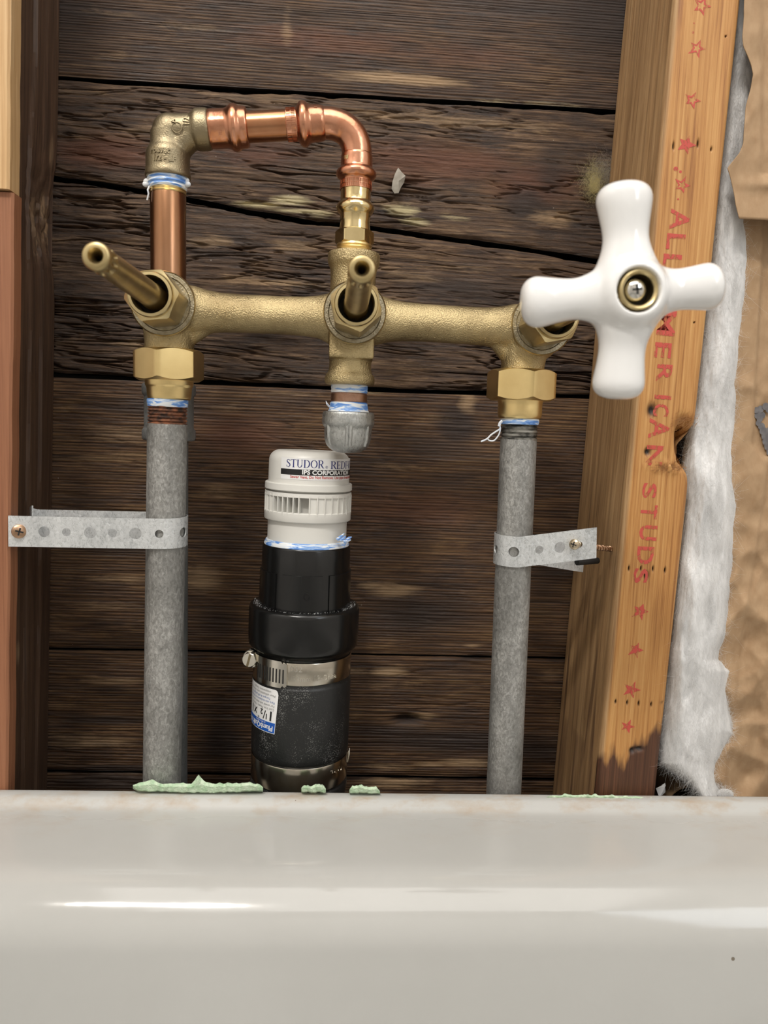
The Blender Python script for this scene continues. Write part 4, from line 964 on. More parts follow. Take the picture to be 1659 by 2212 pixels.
# plain wall right of the openings
mb = MB(); V = []; Fc = []; t0 = math.asin((673-667)/94); N = 60; a0, a1 = t0, t0+math.radians(360)-(t0-math.asin((596-667)/94))
for k in range(N+1):
    th = a0+(a1-a0)*k/N; V += [cyl(th, 74*AV.sc, 1064), cyl(th, 91.5*AV.sc, 1064), cyl(th, 91.5*AV.sc, 1104), cyl(th, 74*AV.sc, 1104)]
for k in range(N):
    for j in range(4): a, b = k*4+j, k*4+(j+1) % 4; Fc.append((a, b, b+4, a+4))
Fc += [(0,1,2,3), (N*4+3,N*4+2,N*4+1,N*4)]; mb.add(V, Fc); mb.build('vent_wall', 'pvc', vent, True, 40)
mb = MB(); AV.lathe(mb, [(1115,70),(1118,86),(1186,86),(1186,70)], 96); mb.build('valve_body', 'pvc', vent)
mb = MB(); AV.lathe(mb, [(1162,85),(1164,89),(1168,91),(1172,93),(1176,92.5),(1178,86)], 96, ragged(12, 0.006), caps=False); tv = mb.build('sealing_tape', 'tape', vent)
mb = MB()
for px in ([(728,1166),(738,1158),(744,1152)], [(735,1168),(742,1163),(747,1158)], [(748,1168),(754,1162),(760,1160)], [(742,1170),(752,1168),(758,1166)]):
    mb.tube([P(u, v, YV-0.020) for u, v in px], [0.0012,0.0009,0.0003], 6)
mb.build('tape_shred', 'tape', tv)
# sticker with lettering
Rc = 87.3*AV.sc
def zc(v): return v      # rows are read on the front of the cap
def cap_row(v): return P(669, v, YV-Rc*0.92).z
def cap_pt(th, z, r):
    k = (z-AV.A.z)/AV.d.z; c_ = AV.A+AV.d*k; return c_+(f0*math.cos(th)+x0*math.sin(th))*r
def cap_patch(name, mat, th0, th1, v0, v1, r, parent, n=40):
    V, Fc = [], []; z0, z1 = cap_row(v0), cap_row(v1)
    for k in range(n+1):
        th = th0+(th1-th0)*k/n; V += [cap_pt(th, z0, r), cap_pt(th, z1, r)]
    for k in range(n): Fc.append((2*k, 2*k+2, 2*k+3, 2*k+1))
    return MB().add(V, Fc).build(name, mat, parent, True, 180)
TH = lambda u: math.asin(max(-1, min(1, (u-669)/87.3)))
st = cap_patch('sticker', 'sticker', TH(613), math.radians(125), 990, 1037, Rc+0.00015, vent)
cap_patch('black_band', 'ink_black', TH(613), math.radians(125), 1014.5, 1027, Rc+0.00022, st)
def cap_text(glyphs, th0, v_base, r, mat, name):
    z0 = cap_row(v_base)
    V = [cap_pt(th0+x/Rc, z0+y, r) for x, y, z in glyphs[0]]
    return MB().add(V, glyphs[1]).build(name, mat, st, False)
# a small roman alphabet, thick and thin strokes with serifs, unit height
def stroke(pts, ws, V, Fc):
    n0 = len(V); m = len(pts)
    for i, (x, y) in enumerate(pts):
        xa, ya = pts[max(i-1, 0)]; xb, yb = pts[min(i+1, m-1)]; L = math.hypot(xb-xa, yb-ya) or 1; nx, ny = -(yb-ya)/L, (xb-xa)/L
        V += [(x+nx*ws[i]/2, y+ny*ws[i]/2, 0), (x-nx*ws[i]/2, y-ny*ws[i]/2, 0)]
    for i in range(m-1): a = n0+2*i; Fc.append((a, a+1, a+3, a+2))
def rect(x0, y0, x1, y1, V, Fc):
    n = len(V); V += [(x0,y0,0),(x1,y0,0),(x1,y1,0),(x0,y1,0)]; Fc.append((n,n+1,n+2,n+3))
TK, TN = 0.135, 0.045
def stem(x, V, Fc, w=TK, h0=0.0, h1=1.0, top=True, bot=True):
    rect(x-w/2, h0, x+w/2, h1, V, Fc)
    if top: rect(x-w/2-0.075, h1-TN, x+w/2+0.075, h1, V, Fc)
    if bot: rect(x-w/2-0.075, h0, x+w/2+0.075, h0+TN, V, Fc)
def ell(cx, cy, rx, ry, a0, a1, V, Fc, thick=TK, thin=TN, n=24):
    pts, ws = [], []
    for k in range(n+1):
        a = math.radians(a0+(a1-a0)*k/n); pts.append((cx+rx*math.cos(a), cy+ry*math.sin(a))); ws.append(thin+(thick-thin)*abs(math.cos(a))**1.5)
    stroke(pts, ws, V, Fc)
def roman(ch):
    V, Fc = [], []; adv = 0.7
    if ch == 'S':
        q = [(0.50,0.78),(0.46,0.90),(0.33,0.965),(0.20,0.93),(0.12,0.83),(0.13,0.70),(0.24,0.59),(0.36,0.50),(0.48,0.40),(0.52,0.26),(0.46,0.12),(0.32,0.03),(0.18,0.06),(0.09,0.16),(0.06,0.30)]
        stroke(q, [0.03,0.045,0.05,0.07,0.10,0.12,0.135,0.14,0.135,0.12,0.10,0.06,0.05,0.045,0.03], V, Fc); rect(0.48,0.74,0.52,0.98,V,Fc); rect(0.05,0.02,0.09,0.28,V,Fc); adv = 0.62
    elif ch == 'T': stem(0.36, V, Fc, top=False); rect(0.02,0.955,0.70,1.0,V,Fc); rect(0.02,0.78,0.055,1.0,V,Fc); rect(0.665,0.78,0.70,1.0,V,Fc); adv = 0.74
    elif ch == 'U': stem(0.16, V, Fc, bot=False, h0=0.3); stem(0.64, V, Fc, 0.06, bot=False, h0=0.3); ell(0.385,0.32,0.235,0.285,180,360,V,Fc,0.11,0.055); adv = 0.82
    elif ch == 'D': stem(0.16, V, Fc); rect(0.16,0.955,0.36,1.0,V,Fc); rect(0.16,0,0.36,TN,V,Fc); ell(0.34,0.5,0.36,0.477,-90,90,V,Fc); adv = 0.84
    elif ch == 'O': ell(0.41,0.5,0.34,0.477,0,360,V,Fc,n=40); adv = 0.86
    elif ch == 'R': stem(0.16, V, Fc); rect(0.16,0.955,0.38,1.0,V,Fc); rect(0.16,0.48,0.38,0.525,V,Fc); ell(0.37,0.74,0.21,0.237,-90,90,V,Fc); stroke([(0.36,0.50),(0.50,0.26),(0.66,0.03)],[0.13,0.13,0.12],V,Fc); rect(0.60,0,0.78,TN,V,Fc); adv = 0.78
    elif ch == 'E': stem(0.16, V, Fc); rect(0.16,0.955,0.56,1.0,V,Fc); rect(0.16,0,0.58,TN,V,Fc); rect(0.16,0.48,0.46,0.525,V,Fc); rect(0.525,0.80,0.56,1,V,Fc); rect(0.545,0,0.58,0.22,V,Fc); rect(0.43,0.40,0.46,0.61,V,Fc); adv = 0.66
    elif ch == 'I': stem(0.16, V, Fc); adv = 0.36
    elif ch == '-': ell(0.11,0.42,0.045,0.045,0,360,V,Fc,0.09,0.09); adv = 0.24
    elif ch == 'V': stroke([(0.10,0.98),(0.37,0.0)],[0.14,0.12],V,Fc); stroke([(0.64,0.98),(0.37,0.0)],[0.055,0.05],V,Fc); rect(0,0.955,0.24,1,V,Fc); rect(0.54,0.955,0.74,1,V,Fc); adv = 0.74
    elif ch == 'N': stem(0.13, V, Fc, 0.055); stem(0.65, V, Fc, 0.055, bot=False); stroke([(0.10,0.99),(0.66,0.0)],[0.13,0.13],V,Fc); adv = 0.84
    elif ch == '.': ell(0.10,0.07,0.05,0.05,0,360,V,Fc,0.07,0.07,12); adv = 0.24
    else: adv = 0.26
    return V, Fc, adv
def roman_text(txt, h, sx):
    V, Fc, x = [], [], 0.0
    for ch in txt:
        v, f, adv = roman(ch); n = len(V); V += [((x+q[0])*h*sx, q[1]*h, 0) for q in v]; Fc += [tuple(i+n for i in g) for g in f]; x += adv
    return V, Fc
hl_ = cap_row(993.5)-cap_row(1010.5)
g = roman_text('STUDOR', hl_, 1.0); wtxt = max(q[0] for q in g[0]); want = (TH(702)-TH(624))*Rc; g = ([(x*want/wtxt, y, 0) for x, y, z in g[0]], g[1]); ksx = want/wtxt
cap_text(g, TH(624), 1010.5, Rc+0.00025, 'ink_blue', 'sticker_lettering')
g = roman_text('REDI-VENT', hl_*0.98, ksx*1.15); cap_text(g, TH(715), 1011.5, Rc+0.00025, 'ink_blue', 'sticker_lettering')
g = font_mesh('®', 0.0022); cap_text(g, TH(704.5), 1010.8, Rc+0.00025, 'ink_blue', 'sticker_lettering')
g = font_mesh('IPS CORPORATION', 0.0036, 1.0, 0.00012); wtxt = max(q[0] for q in g[0]); want = (TH(752)-TH(657))*Rc; g = ([(x*want/wtxt, y, 0) for x, y, z in g[0]], g[1])
cap_text(g, TH(657), 1024.6, Rc+0.0003, 'sticker', 'sticker_lettering')
g = font_mesh('Sewer Vent, Do Not Remove. Use pipe thread sealant', 0.0024, 1.0, 0.00004); wtxt = max(q[0] for q in g[0]); want = (TH(717)-TH(633))*Rc*1.92; g = ([(x*want/wtxt, y, 0) for x, y, z in g[0]], g[1])
cap_text(g, TH(633), 1033.6, Rc+0.00025, 'ink_red', 'sticker_lettering')

adp = thing('threaded_adapter', AV.pt(1410), 'glossy black plastic threaded adapter with a wide lower collar', 'pipe fitting')
mb = MB(); AV.lathe(mb, rounded([(1186,80),(1174,86),(1173,93),(1176,96),(1240,97),(1320,98.5),(1320,60)], 1.6), 96); mb.build('hub', 'abs', adp)
for k in range(6):
    th = math.radians(-1+60*k)-0.02; hwid = 0.44
    mb = MB(); V, Fc = [], []; n = 14
    for j in range(n+1):
        a = th-hwid+2*hwid*j/n
        for r, c in ((95,1226),(99.6,1227),(101.0,1316),(95,1316)): V.append(cyl(a, r*AV.sc, c))
    for j in range(n):
        for q in range(4): a, b = j*4+q, j*4+(q+1) % 4; Fc.append((a, b, b+4, a+4))
    Fc += [(0,1,2,3),(n*4+3,n*4+2,n*4+1,n*4)]
    mb.add(V, Fc).build('grip_pad', 'abs', adp, True, 30)
mb = MB(); q = cyl(math.radians(4), 100.2*AV.sc, 1268)
mb.tube([q+Vector((0.0016*math.cos(a), -0.0001, 0.0021*math.sin(a))) for a in np.linspace(0, 6.283, 21)], 0.0003, 6); mb.build('raised_ring', 'abs', adp)
mb = MB(); AV.lathe(mb, rounded([(1304,90),(1300,112),(1303,119),(1310,121.5),(1372,121.5),(1386,120),(1396,108),(1408,104),(1412,70)], 2.0), 96); mb.build('collar', 'abs', adp, True, 50)
mb = MB(); rr = random.Random(4)
for k in range(420):
    th = rr.uniform(-1.75, 1.75); r = rr.uniform(100, 113); p = cyl(th, r*AV.sc, 1300.5-0.5*rr.random()); s = rr.uniform(0.00008, 0.00030)
    if abs(th) < 0.9 and rr.random() < 0.45: continue
    d1 = Vector((rr.uniform(-1,1), rr.uniform(-1,1), rr.uniform(0,0.6)))*s; d2 = Vector((rr.uniform(-1,1), rr.uniform(-1,1), rr.uniform(0,1)))*s
    n = len(mb.v); mb.add([p, p+d1, p+d2, p+d1*0.5+d2*0.5+Vector((0,0,s))], [(0,1,2),(0,1,3),(1,2,3),(0,2,3)])
sh = mb.build('plastic_shavings', 'sticker', adp, False); sh['kind'] = 'stuff'

rub = thing('rubber_coupling', AV.pt(1705), 'black rubber pipe coupling dusted with specks, standing behind the tub rim', 'pipe coupling')
mb = MB(); AV.lathe(mb, rounded([(1402,80),(1404,100),(1408,104),(1450,105),(1456,106),(1459,108.5),(1600,109),(1612,108.5),(1615,105.5),(1672,105.5),(1676,108.5),(1690,109),(1696,107),(1800,95)], 1.6), 96); mb.build('sleeve', 'rubber', rub, True, 40)
def band(c0, c1, r, parent, name):
    mb = MB(); AV.lathe(mb, [(c0,r-1.5),(c0,r),(c0+1.5,r+0.8),(c1-1.5,r+0.8),(c1,r),(c1,r-1.5)], 96, caps=False); return mb.build(name, 'steel', parent, True, 40)
hc = thing('hose_clamp', AV.pt(1455), 'stainless hose clamp around the top of the rubber coupling, worm screw at left', 'hose clamp', 'stainless hose clamps')
band(1403, 1448, 107, hc, 'clamp_band')
hc2 = thing('hose_clamp', AV.pt(1665), 'stainless hose clamp around the bottom of the rubber coupling, just above the tub', 'hose clamp', 'stainless hose clamps')
band(1617, 1668, 107.5, hc2, 'clamp_band')
def ring_text(txt, th, c, size, mat, parent, r, rot180=False, bold=0.0, depth=0.00025, sx=1.0):
    gv, gf = font_mesh(txt, size, sx, bold, 'LEFT', depth); R = r*AV.sc; V = []
    base = AV.A+AV.d*AV.t(c)
    for x, y, z in gv:
        a, b = (-x, -y) if rot180 else (x, y); t_ = th+a/R
        V.append(base-AV.d*b+(f0*math.cos(t_)+x0*math.sin(t_))*(R+z))
    return MB().add(V, gf).build('stamped_lettering', mat, parent, False)
ring_text('032', math.radians(-12), 1419, 0.0050, 'steel_bright', hc, 107.9)
ring_text('/33mm / P-China', math.radians(-11), 1438, 0.0046, 'steel_bright', hc, 107.9, False, 0, 0.0002, 0.95)
ring_text('China', math.radians(62), 1630, 0.0048, 'steel_bright', hc2, 108.4, True)
# worm housing, overlapping band end and hexagon screw
def band_pt(th, r, c): return cyl(th, r*AV.sc, c)
mb = MB(); V, Fc = [], []; n = 24; tA, tB = math.radians(-72), math.radians(-15)
for k in range(n+1):
    th = tA+(tB-tA)*k/n; e = 1.0 if k < n-2 else (0.93 if k == n-1 else 0.82); m_ = 1427; h_ = 27*e
    V += [band_pt(th, 107.5, m_-h_), band_pt(th, 111.5, m_-h_), band_pt(th, 111.5, m_+h_), band_pt(th, 107.5, m_+h_)]
for k in range(n):
    for j in range(4): a, b = k*4+j, k*4+(j+1) % 4; Fc.append((a, b, b+4, a+4))
Fc += [(0,1,2,3),(n*4+3,n*4+2,n*4+1,n*4)]; mb.add(V, Fc); bo = mb.build('band_end', 'steel_bright', hc, True, 40)
for k in range(10):
    th = math.radians(-56+4.1*k); mb = MB()
    q = [band_pt(th+dt, r, c+sl) for c, sl in ((1416,0),(1444,0)) for r in (110.5, 112.2) for dt, sl2 in ((-0.013,0),(0.013,0))]
    mb.add(q, [(0,1,3,2),(4,6,7,5),(0,4,5,1),(2,3,7,6),(0,2,6,4),(1,5,7,3)]); mb.build('thread_slot', 'dark' if k % 1 == 0 else 'dark', bo, False)
w0 = P(541, 1424, YV-0.013); wd_ = Vector((-0.30, -0.95, 0.05)).normalized()
mb = MB(); mb.lathe(w0-wd_*0.012, w0+wd_, [(0,0.0046),(0.0005,0.0052),(0.0100,0.0052),(0.0105,0.0049)], 40); mb.build('worm_housing', 'steel', hc, True, 40)
mb = MB(); hex_nut(mb, w0-wd_*0.0016, w0+wd_, 0.0, 0.0042, 0.0049, 0.0001, 0.4, 0.35, 48); hx = mb.build('worm_screw', 'steel_bright', hc, True, 25)
mb = MB(); mb.lathe(w0-wd_*0.0020, w0+wd_, [(0,0.0040),(0.0005,0.0055),(0.0011,0.0057),(0.0016,0.0052)], 40); mb.build('screw_flange', 'steel_bright', hx, True, 40)
mb = MB(); q = w0+wd_*0.0027; e1 = (Vector((0.25,0,1))-wd_*Vector((0.25,0,1)).dot(wd_)).normalized(); e2 = wd_.cross(e1)
V = [q+e1*a*0.0040+e2*b*0.0007+wd_*c_ for a in (-1,1) for b in (-1,1) for c_ in (-0.0008,0.0001)]
mb.add(V, [(0,1,3,2),(4,6,7,5),(0,4,5,1),(2,3,7,6),(0,2,6,4),(1,5,7,3)]); mb.build('slot', 'cast_dull', hx, False)
mb = MB(); mb.tube([band_pt(math.radians(-66), 110, 1402), band_pt(math.radians(-72), 117, 1398), band_pt(math.radians(-78), 121, 1405), band_pt(math.radians(-80), 118, 1418)], 0.0016, 10); mb.build('housing_lug', 'steel_bright', hc)
mb = MB(); mb.tube([cyl(math.radians(88), 111.5*AV.sc, 1612), cyl(math.radians(86), 112*AV.sc, 1628), cyl(math.radians(84), 110*AV.sc, 1640)], [0.0006,0.0007,0.0005], 8); mb.build('band_tail', 'steel_bright', hc2)
# upside-down paper label on the rubber
RLb = 109.2*AV.sc; thR = math.asin((609-653)/109.0); Yf = YV-RLb*math.cos(thR)
zt_, zb_ = P(611,1492,Yf).z, P(604,1588,Yf).z; HL = zt_-zb_
def lab(x, y, r=RLb):       # x along the text (to the left), y up in the text (down in the world)
    z = zt_-y; th = thR-x/RLb-0.07*(y/HL); return cap_pt(th, z, r)
def lab_patch(name, mat, x0_, x1_, y0, y1, r, parent, rc=0.0, n=30):
    V, Fc = [], []
    for k in range(n+1):
        x = x0_+(x1_-x0_)*k/n; yy = y0+(rc-math.sqrt(max(0, rc*rc-(rc-min(rc, x-x0_))**2)) if rc else 0); V += [lab(x, yy, r), lab(x, y1, r)]
    for k in range(n): Fc.append((2*k, 2*k+1, 2*k+3, 2*k+2))
    return MB().add(V, Fc).build(name, mat, parent, True, 180)
lb = lab_patch('paper_label', 'sticker', 0, RLb*1.75, 0, HL, RLb+0.0002, rub, 0.0030, 60)
lab_patch('blue_band', 'blue', 0.0003, RLb*1.75, HL*0.755, HL*0.985, RLb+0.0003, lb)
def lab_text(txt, x, y, size, mat, bold=0.0, sx=1.0):
    gv, gf = font_mesh(txt, size, sx, bold); V = [lab(x+a, y+b, RLb+0.0004) for a, b, c_ in gv]
    return MB().add(V, gf).build('label_lettering', mat, lb, False)
lab_text('PlumbQuik', 0.0015, HL*0.835, HL*0.165, 'sticker', 0.00012, 0.92); lab_text('P1056', 0.0190, HL*0.835, HL*0.150, 'sticker', 0.00008)
lab_text('an IPS company', 0.0075, HL*0.772, HL*0.055, 'sticker')
lab_text('1', 0.0018, HL*0.51, HL*0.30, 'ink_black', 0.0002); lab_text('1', 0.0060, HL*0.585, HL*0.18, 'ink_black', 0.0001); lab_text('/', 0.0080, HL*0.52, HL*0.28, 'ink_black', 0.00005)
lab_text('2', 0.0106, HL*0.51, HL*0.17, 'ink_black', 0.0001); lab_text('"', 0.0135, HL*0.60, HL*0.2, 'ink_black'); lab_text('X', 0.0168, HL*0.53, HL*0.21, 'ink_black', 0.0001); lab_text('1 1/2"', 0.0215, HL*0.51, HL*0.28, 'ink_black', 0.0001)
for k, (t_, m_) in enumerate([('uniquement. Couple', 'ink_grey'), ('Pour utilisation avec drain et egout', 'ink_grey'), ('Torque de 60 pulgadas', 'ink_lblue'), ('Para uso exclusivo en drenaje', 'ink_lblue'), ('For sewer and drain use only', 'ink_grey'), ('Cast Iron, Plastic / Hierro', 'ink_grey')]):
    lab_text(t_, 0.0052 if k in (0, 2) else 0.0018, HL*(0.045+0.078*k), HL*0.075, m_)

# ================================================================== PORCELAIN HANDLE
YH = 0.306; hc_ = Vector((VX[2]+0.0015, YH, P(1362,634,YH).z)); hc_.x = P(1362,634,YH).x; sh_ = S(1362,634,YH)
han = thing('cross_handle', (hc_.x, YH+0.02, hc_.z-0.045), 'white porcelain cross handle on the right-hand valve stem', 'faucet handle')
def handle():
    mb = MB()
    for ang, L, w0_, w1, dy in ((93.5+3, 232, 47, 61, 0.0), (8.5, 208, 43, 51, 0.0), (-90.5, 222, 49, 58, 0.003), (187.2, 231, 42, 55, 0.001)):
        a = math.radians(ang); d = Vector((math.cos(a), dy/ (L*sh_), math.sin(a))).normalized(); V, Fc = [], []; n = 36
        side = Vector((-math.sin(a), 0, math.cos(a))); dep = d.cross(side).normalized(); prof = []
        L_ = L*sh_
        for k in range(17): prof.append((L_*0.84*k/16, None))
        seq = []
        for t, _ in prof:
            q = t/L_; w = w0_+70*max(0, 1-q/0.58)**2+(w1-w0_)*max(0, (q-0.46)/0.38)**1.3
            seq.append((t, w*sh_))
        wl = seq[-1][1]; t_l = seq[-1][0]
        for k in range(1, 9):
            b = math.radians(90*k/8); seq.append((t_l+(L_-t_l)*math.sin(b), max(1e-4, wl*math.cos(b)**0.62)))
        c0 = hc_+Vector((0, 0.003, 0))
        for t, w in seq:
            for i in range(n):
                b = 2*math.pi*i/n; V.append(c0+d*t+side*(w*math.cos(b))+dep*(min(w, 58*sh_)*0.80*math.sin(b)))
        for k in range(len(seq)-1):
            for i in range(n):
                j = (i+1) % n; Fc.append((k*n+i, k*n+j, (k+1)*n+j, (k+1)*n+i))
        Fc.append(tuple(range(n-1, -1, -1))); Fc.append(tuple((len(seq)-1)*n+i for i in range(n))); mb.add(V, Fc)
    hx_ = Vector((hc_.x, YH+0.022, hc_.z))
    # hub: barrel with a rounded front
    mb.lathe(hx_, hx_+Vector((0,-1,0)), [(0,0.0110),(0.002,0.0135),(0.008,0.0148),(0.016,0.0165),(0.022,0.0160),(0.026,0.0145),(0.0295,0.0122),(0.0312,0.0100)], 56)
    me = remesh(mb, 0.00075, 34, 0.5)
    # sunk centre well
    for v in me.vertices:
        r = math.hypot(v.co.x-hc_.x, v.co.z-hc_.z)
        if v.co.y < YH and r < 0.0090: v.co.y += 0.0105*(1 if r < 0.0074 else max(0, 1-(r-0.0074)/0.0016)**2.0)
    return me
link('porcelain_cross', handle(), 'porcelain', han, True, 180)
fr = YH+0.022-0.0312
mb = MB(); mb.lathe((hc_.x, fr+0.0080, hc_.z), (hc_.x, -1, hc_.z), [(0,0.0058),(0.0072,0.0060),(0.0080,0.0066),(0.0082,0.0070),(0.0076,0.0076),(0.004,0.0078)], 56, caps=False); mb.build('bushing', 'brass_pale', han)
mb = MB(); mb.lathe((hc_.x, fr+0.0075, hc_.z), (hc_.x, -1, hc_.z), [(0,0.0060),(0.0003,0.0060)], 40); mb.build('well_floor', 'dark', han)
hs = Vector((hc_.x-0.0006, fr+0.0062, hc_.z+0.0002))
mb = MB(); mb.lathe(hs, hs+Vector((0,-1,0)), [(0,0.0045),(0.0026,0.0046),(0.0038,0.0043),(0.0048,0.0033),(0.0054,0.0019),(0.0056,0.0003)], 40); hsc = mb.build('handle_screw', 'chrome', han, True, 60)
mb = MB()
for a in (0.15, 0.15+math.pi/2):
    w = Vector((math.cos(a), 0, math.sin(a))); h = Vector((-math.sin(a), 0, math.cos(a))); q = hs+Vector((0,-0.0057,0))
    V = [q+w*x_*0.0019+h*y_*0.00042+Vector((0,z_,0)) for x_ in (-1,1) for y_ in (-1,1) for z_ in (0.0,0.0016)]
    mb.add(V, [(0,1,3,2),(4,6,7,5),(0,4,5,1),(2,3,7,6),(0,2,6,4),(1,5,7,3)])
mb.build('cross_slot', 'dark', hsc, False)

# ================================================================== INSULATION AND PAPER
def sheet(name, mat, left, v0, v1, uR, Yfun, label, cat, nr=130, nc=70, slope=0.0, th=0.0004):
    vv = np.linspace(v0, v1, nr); L = np.interp(vv, [q[0] for q in left], [q[1] for q in left])
    k = np.tile((np.linspace(0, 1, nc)**1.25)[None, :], (nr, 1)); U = L[:, None]+(uR-L[:, None])*k
    Vv = np.tile(vv[:, None], (1, nc))+slope*(U-L[:, None])*np.linspace(0, 1, nr)[:, None]**8
    me = np_mesh(name, PV(U, Vv, Yfun(U, Vv, k)), np_grid(nr, nc))
    o = link(name, me, mat, None, True, 180); m = o.modifiers.new('thickness', 'SOLIDIFY'); m.thickness = th
    return tag(o, label, cat)
def cr(u, v, s, seed):
    a = fbm(u/s+v/s*0.6, v/s/1.6-u/s*0.5, seed, 3); b = fbm(u/s*0.7-v/s*0.4, v/s, seed+5, 2)
    return 1-4*np.abs(a-0.5)+0.6*(1-4*np.abs(b-0.5))
lowE = [(380,1604),(470,1606),(560,1606),(640,1598),(740,1588),(860,1577),(1000,1570),(1090,1570),(1200,1570),(1300,1560),(1390,1545),(1420,1535),(1460,1550),(1520,1550),(1600,1535),(1660,1515),(1720,1520),(1760,1520)]
pleat = lambda v: np.interp(v, [380,640,900,960,1000,1200,1400,1760], [1655,1642,1628,1625,1660,1632,1600,1560])
_rk = np.random.RandomState(21); CRS = np.stack([_rk.uniform(1500, 2260, 110), _rk.uniform(900, 1800, 110)], -1)
def cells(u, v, seeds, ax=1.0, ay=0.75):
    d = np.full(np.shape(u), 1e9)
    for cu_, cv_ in seeds: d = np.minimum(d, np.hypot((u-cu_)*ax, (v-cv_)*ay))
    return d
def Ylow(u, v, k):
    amp = 0.0016+0.0022*smooth(950, 1500, v); pl_ = pleat(v)
    y = 0.452-amp*cr(u, v, 110, 3)-0.0006*(fbm(u/20, v/30, 77, 3)-0.5)
    y = y+0.0034*smooth(pl_-3, pl_+4, u)*np.where(v < 985, 1, 0.5)
    y = y-0.0085*smooth(900, 1350, v)*np.minimum(cells(u, v, CRS), 60)/60+0.004*smooth(900, 1350, v)
    return y-0.010*smooth(1650, 1740, v)*k
kr = sheet('kraft_paper', 'kraft', lowE, 380, 1765, 2250, Ylow, 'crumpled brown kraft facing paper hanging right of the white wool, lower sheet', 'kraft paper', 260, 150)
upE = [(-600,1640),(-200,1612),(40,1607),(80,1604),(100,1606),(122,1616),(140,1623),(160,1627),(190,1622),(230,1611),(290,1607),(310,1606),(330,1598),(345,1586),(358,1575),(364,1572),(380,1577),(420,1586),(445,1590),(472,1597)]
def Yup(u, v, k):
    return 0.437-0.0014*cr(u, v, 130, 9)-0.0035*np.exp(-((v-398)/14)**2)*np.minimum(1, k*6)+0.003*smooth(1640, 1652, u)*(v < 380)
kr2 = sheet('kraft_paper', 'kraft', upE, -600, 472, 2250, Yup, 'upper flap of brown kraft paper with a straight folded bottom edge', 'kraft paper', 190, 110, 0.05)
mb = MB()
for u, v, r in [(1634,886,7),(1643,884,8),(1654,878,8),(1637,897,8),(1647,897,7),(1641,906,7),(1638,914,6),(1645,921,8),(1649,931,9),(1653,942,9),(1656,953,10),(1660,964,10),(1661,884,8),(1660,930,7),(1664,976,9)]:
    c = P(u, v, float(Ylow(np.array([float(u)]), np.array([float(v)]), 0.3)[0])-0.0012); sc = S(u, v, 0.447); n = 10
    mb.add([c]+[c+Vector((math.cos(i*0.6283)*r*sc*0.95, 0, math.sin(i*0.6283)*r*sc*1.0)) for i in range(n)], [(0, 1+i, 1+(i+1) % n) for i in range(n)])
mb.build('printed_mark', 'print_grey', kr, False)
# white glass wool
rowsW = [(-600,1610,1650,0),(-200,1590,1622,0),(100,1590,1622,0),(160,1585,1640,0),(230,1578,1628,0),(300,1570,1622,0),(350,1565,1608,0),(400,1560,1592,0),(440,1556,1598,0),(500,1548,1612,0),(560,1545,1618,0),(660,1535,1608,0),(780,1518,1594,0.1),(880,1508,1586,0.15),(960,1490,1583,0.2),(1010,1485,1582,0.3),(1090,1490,1588,0.4),(1200,1475,1582,0.6),(1300,1465,1571,0.8),(1370,1458,1565,0.9),(1405,1452,1548,1),(1425,1450,1546,1),(1450,1448,1570,1),(1520,1440,1570,1),(1580,1434,1580,1),(1600,1430,1572,1),(1630,1430,1558,1),(1650,1432,1546,1),(1668,1462,1540,1),(1690,1492,1540,1),(1710,1508,1545,1),(1735,1525,1552,1)]
def wool():
    rv = [r[0] for r in rowsW]; vv = np.concatenate([np.linspace(-600, 1400, 360), np.linspace(1405, 1735, 130)]); nc = 60; V = []
    L = np.interp(vv, rv, [r[1] for r in rowsW]); Rr = np.interp(vv, rv, [r[2] for r in rowsW]); Fd = np.interp(vv, rv, [r[3] for r in rowsW])
    sg = np.tile(np.linspace(-1, 1, nc)[None, :], (len(vv), 1)); V0 = np.tile(vv[:, None], (1, nc))
    L = L-14; Rr = Rr+9; U = (L+Rr)[:, None]/2+sg*(Rr-L)[:, None]/2; Fd = Fd[:, None]
    nz = fbm(U/30, V0/90, 4, 3)-0.5; big = fbm(U/60, V0/150, 14, 3)-0.5; fine = fbm(U/7, V0/26, 24, 3)-0.5
    b = np.sqrt(np.maximum(0, 1-np.abs(sg)**2.6)); Y = 0.4625-0.004*Fd-b*(0.014+0.012*Fd+0.0045*nz+0.012*big*(0.4+0.6*Fd)+0.0010*fine)
    pts = PV(U+(fine*5+nz*10)*np.where(sg > 0.9, 1, 0.2), V0, Y)
    me = np_mesh('wool', pts, np_grid(len(vv), nc)); V = [Vector(p) for p in pts.reshape(-1, 3)]
    o = link('glass_wool_batt', me, 'fibre', None, True, 180)
    m = o.modifiers.new('thickness', 'SOLIDIFY'); m.thickness = 0.004; m.offset = -1
    return o, V, len(vv), nc
wool_o, WV, wr, wc = wool(); tag(wool_o, 'white glass wool insulation squeezed beside the orange stud', 'insulation')
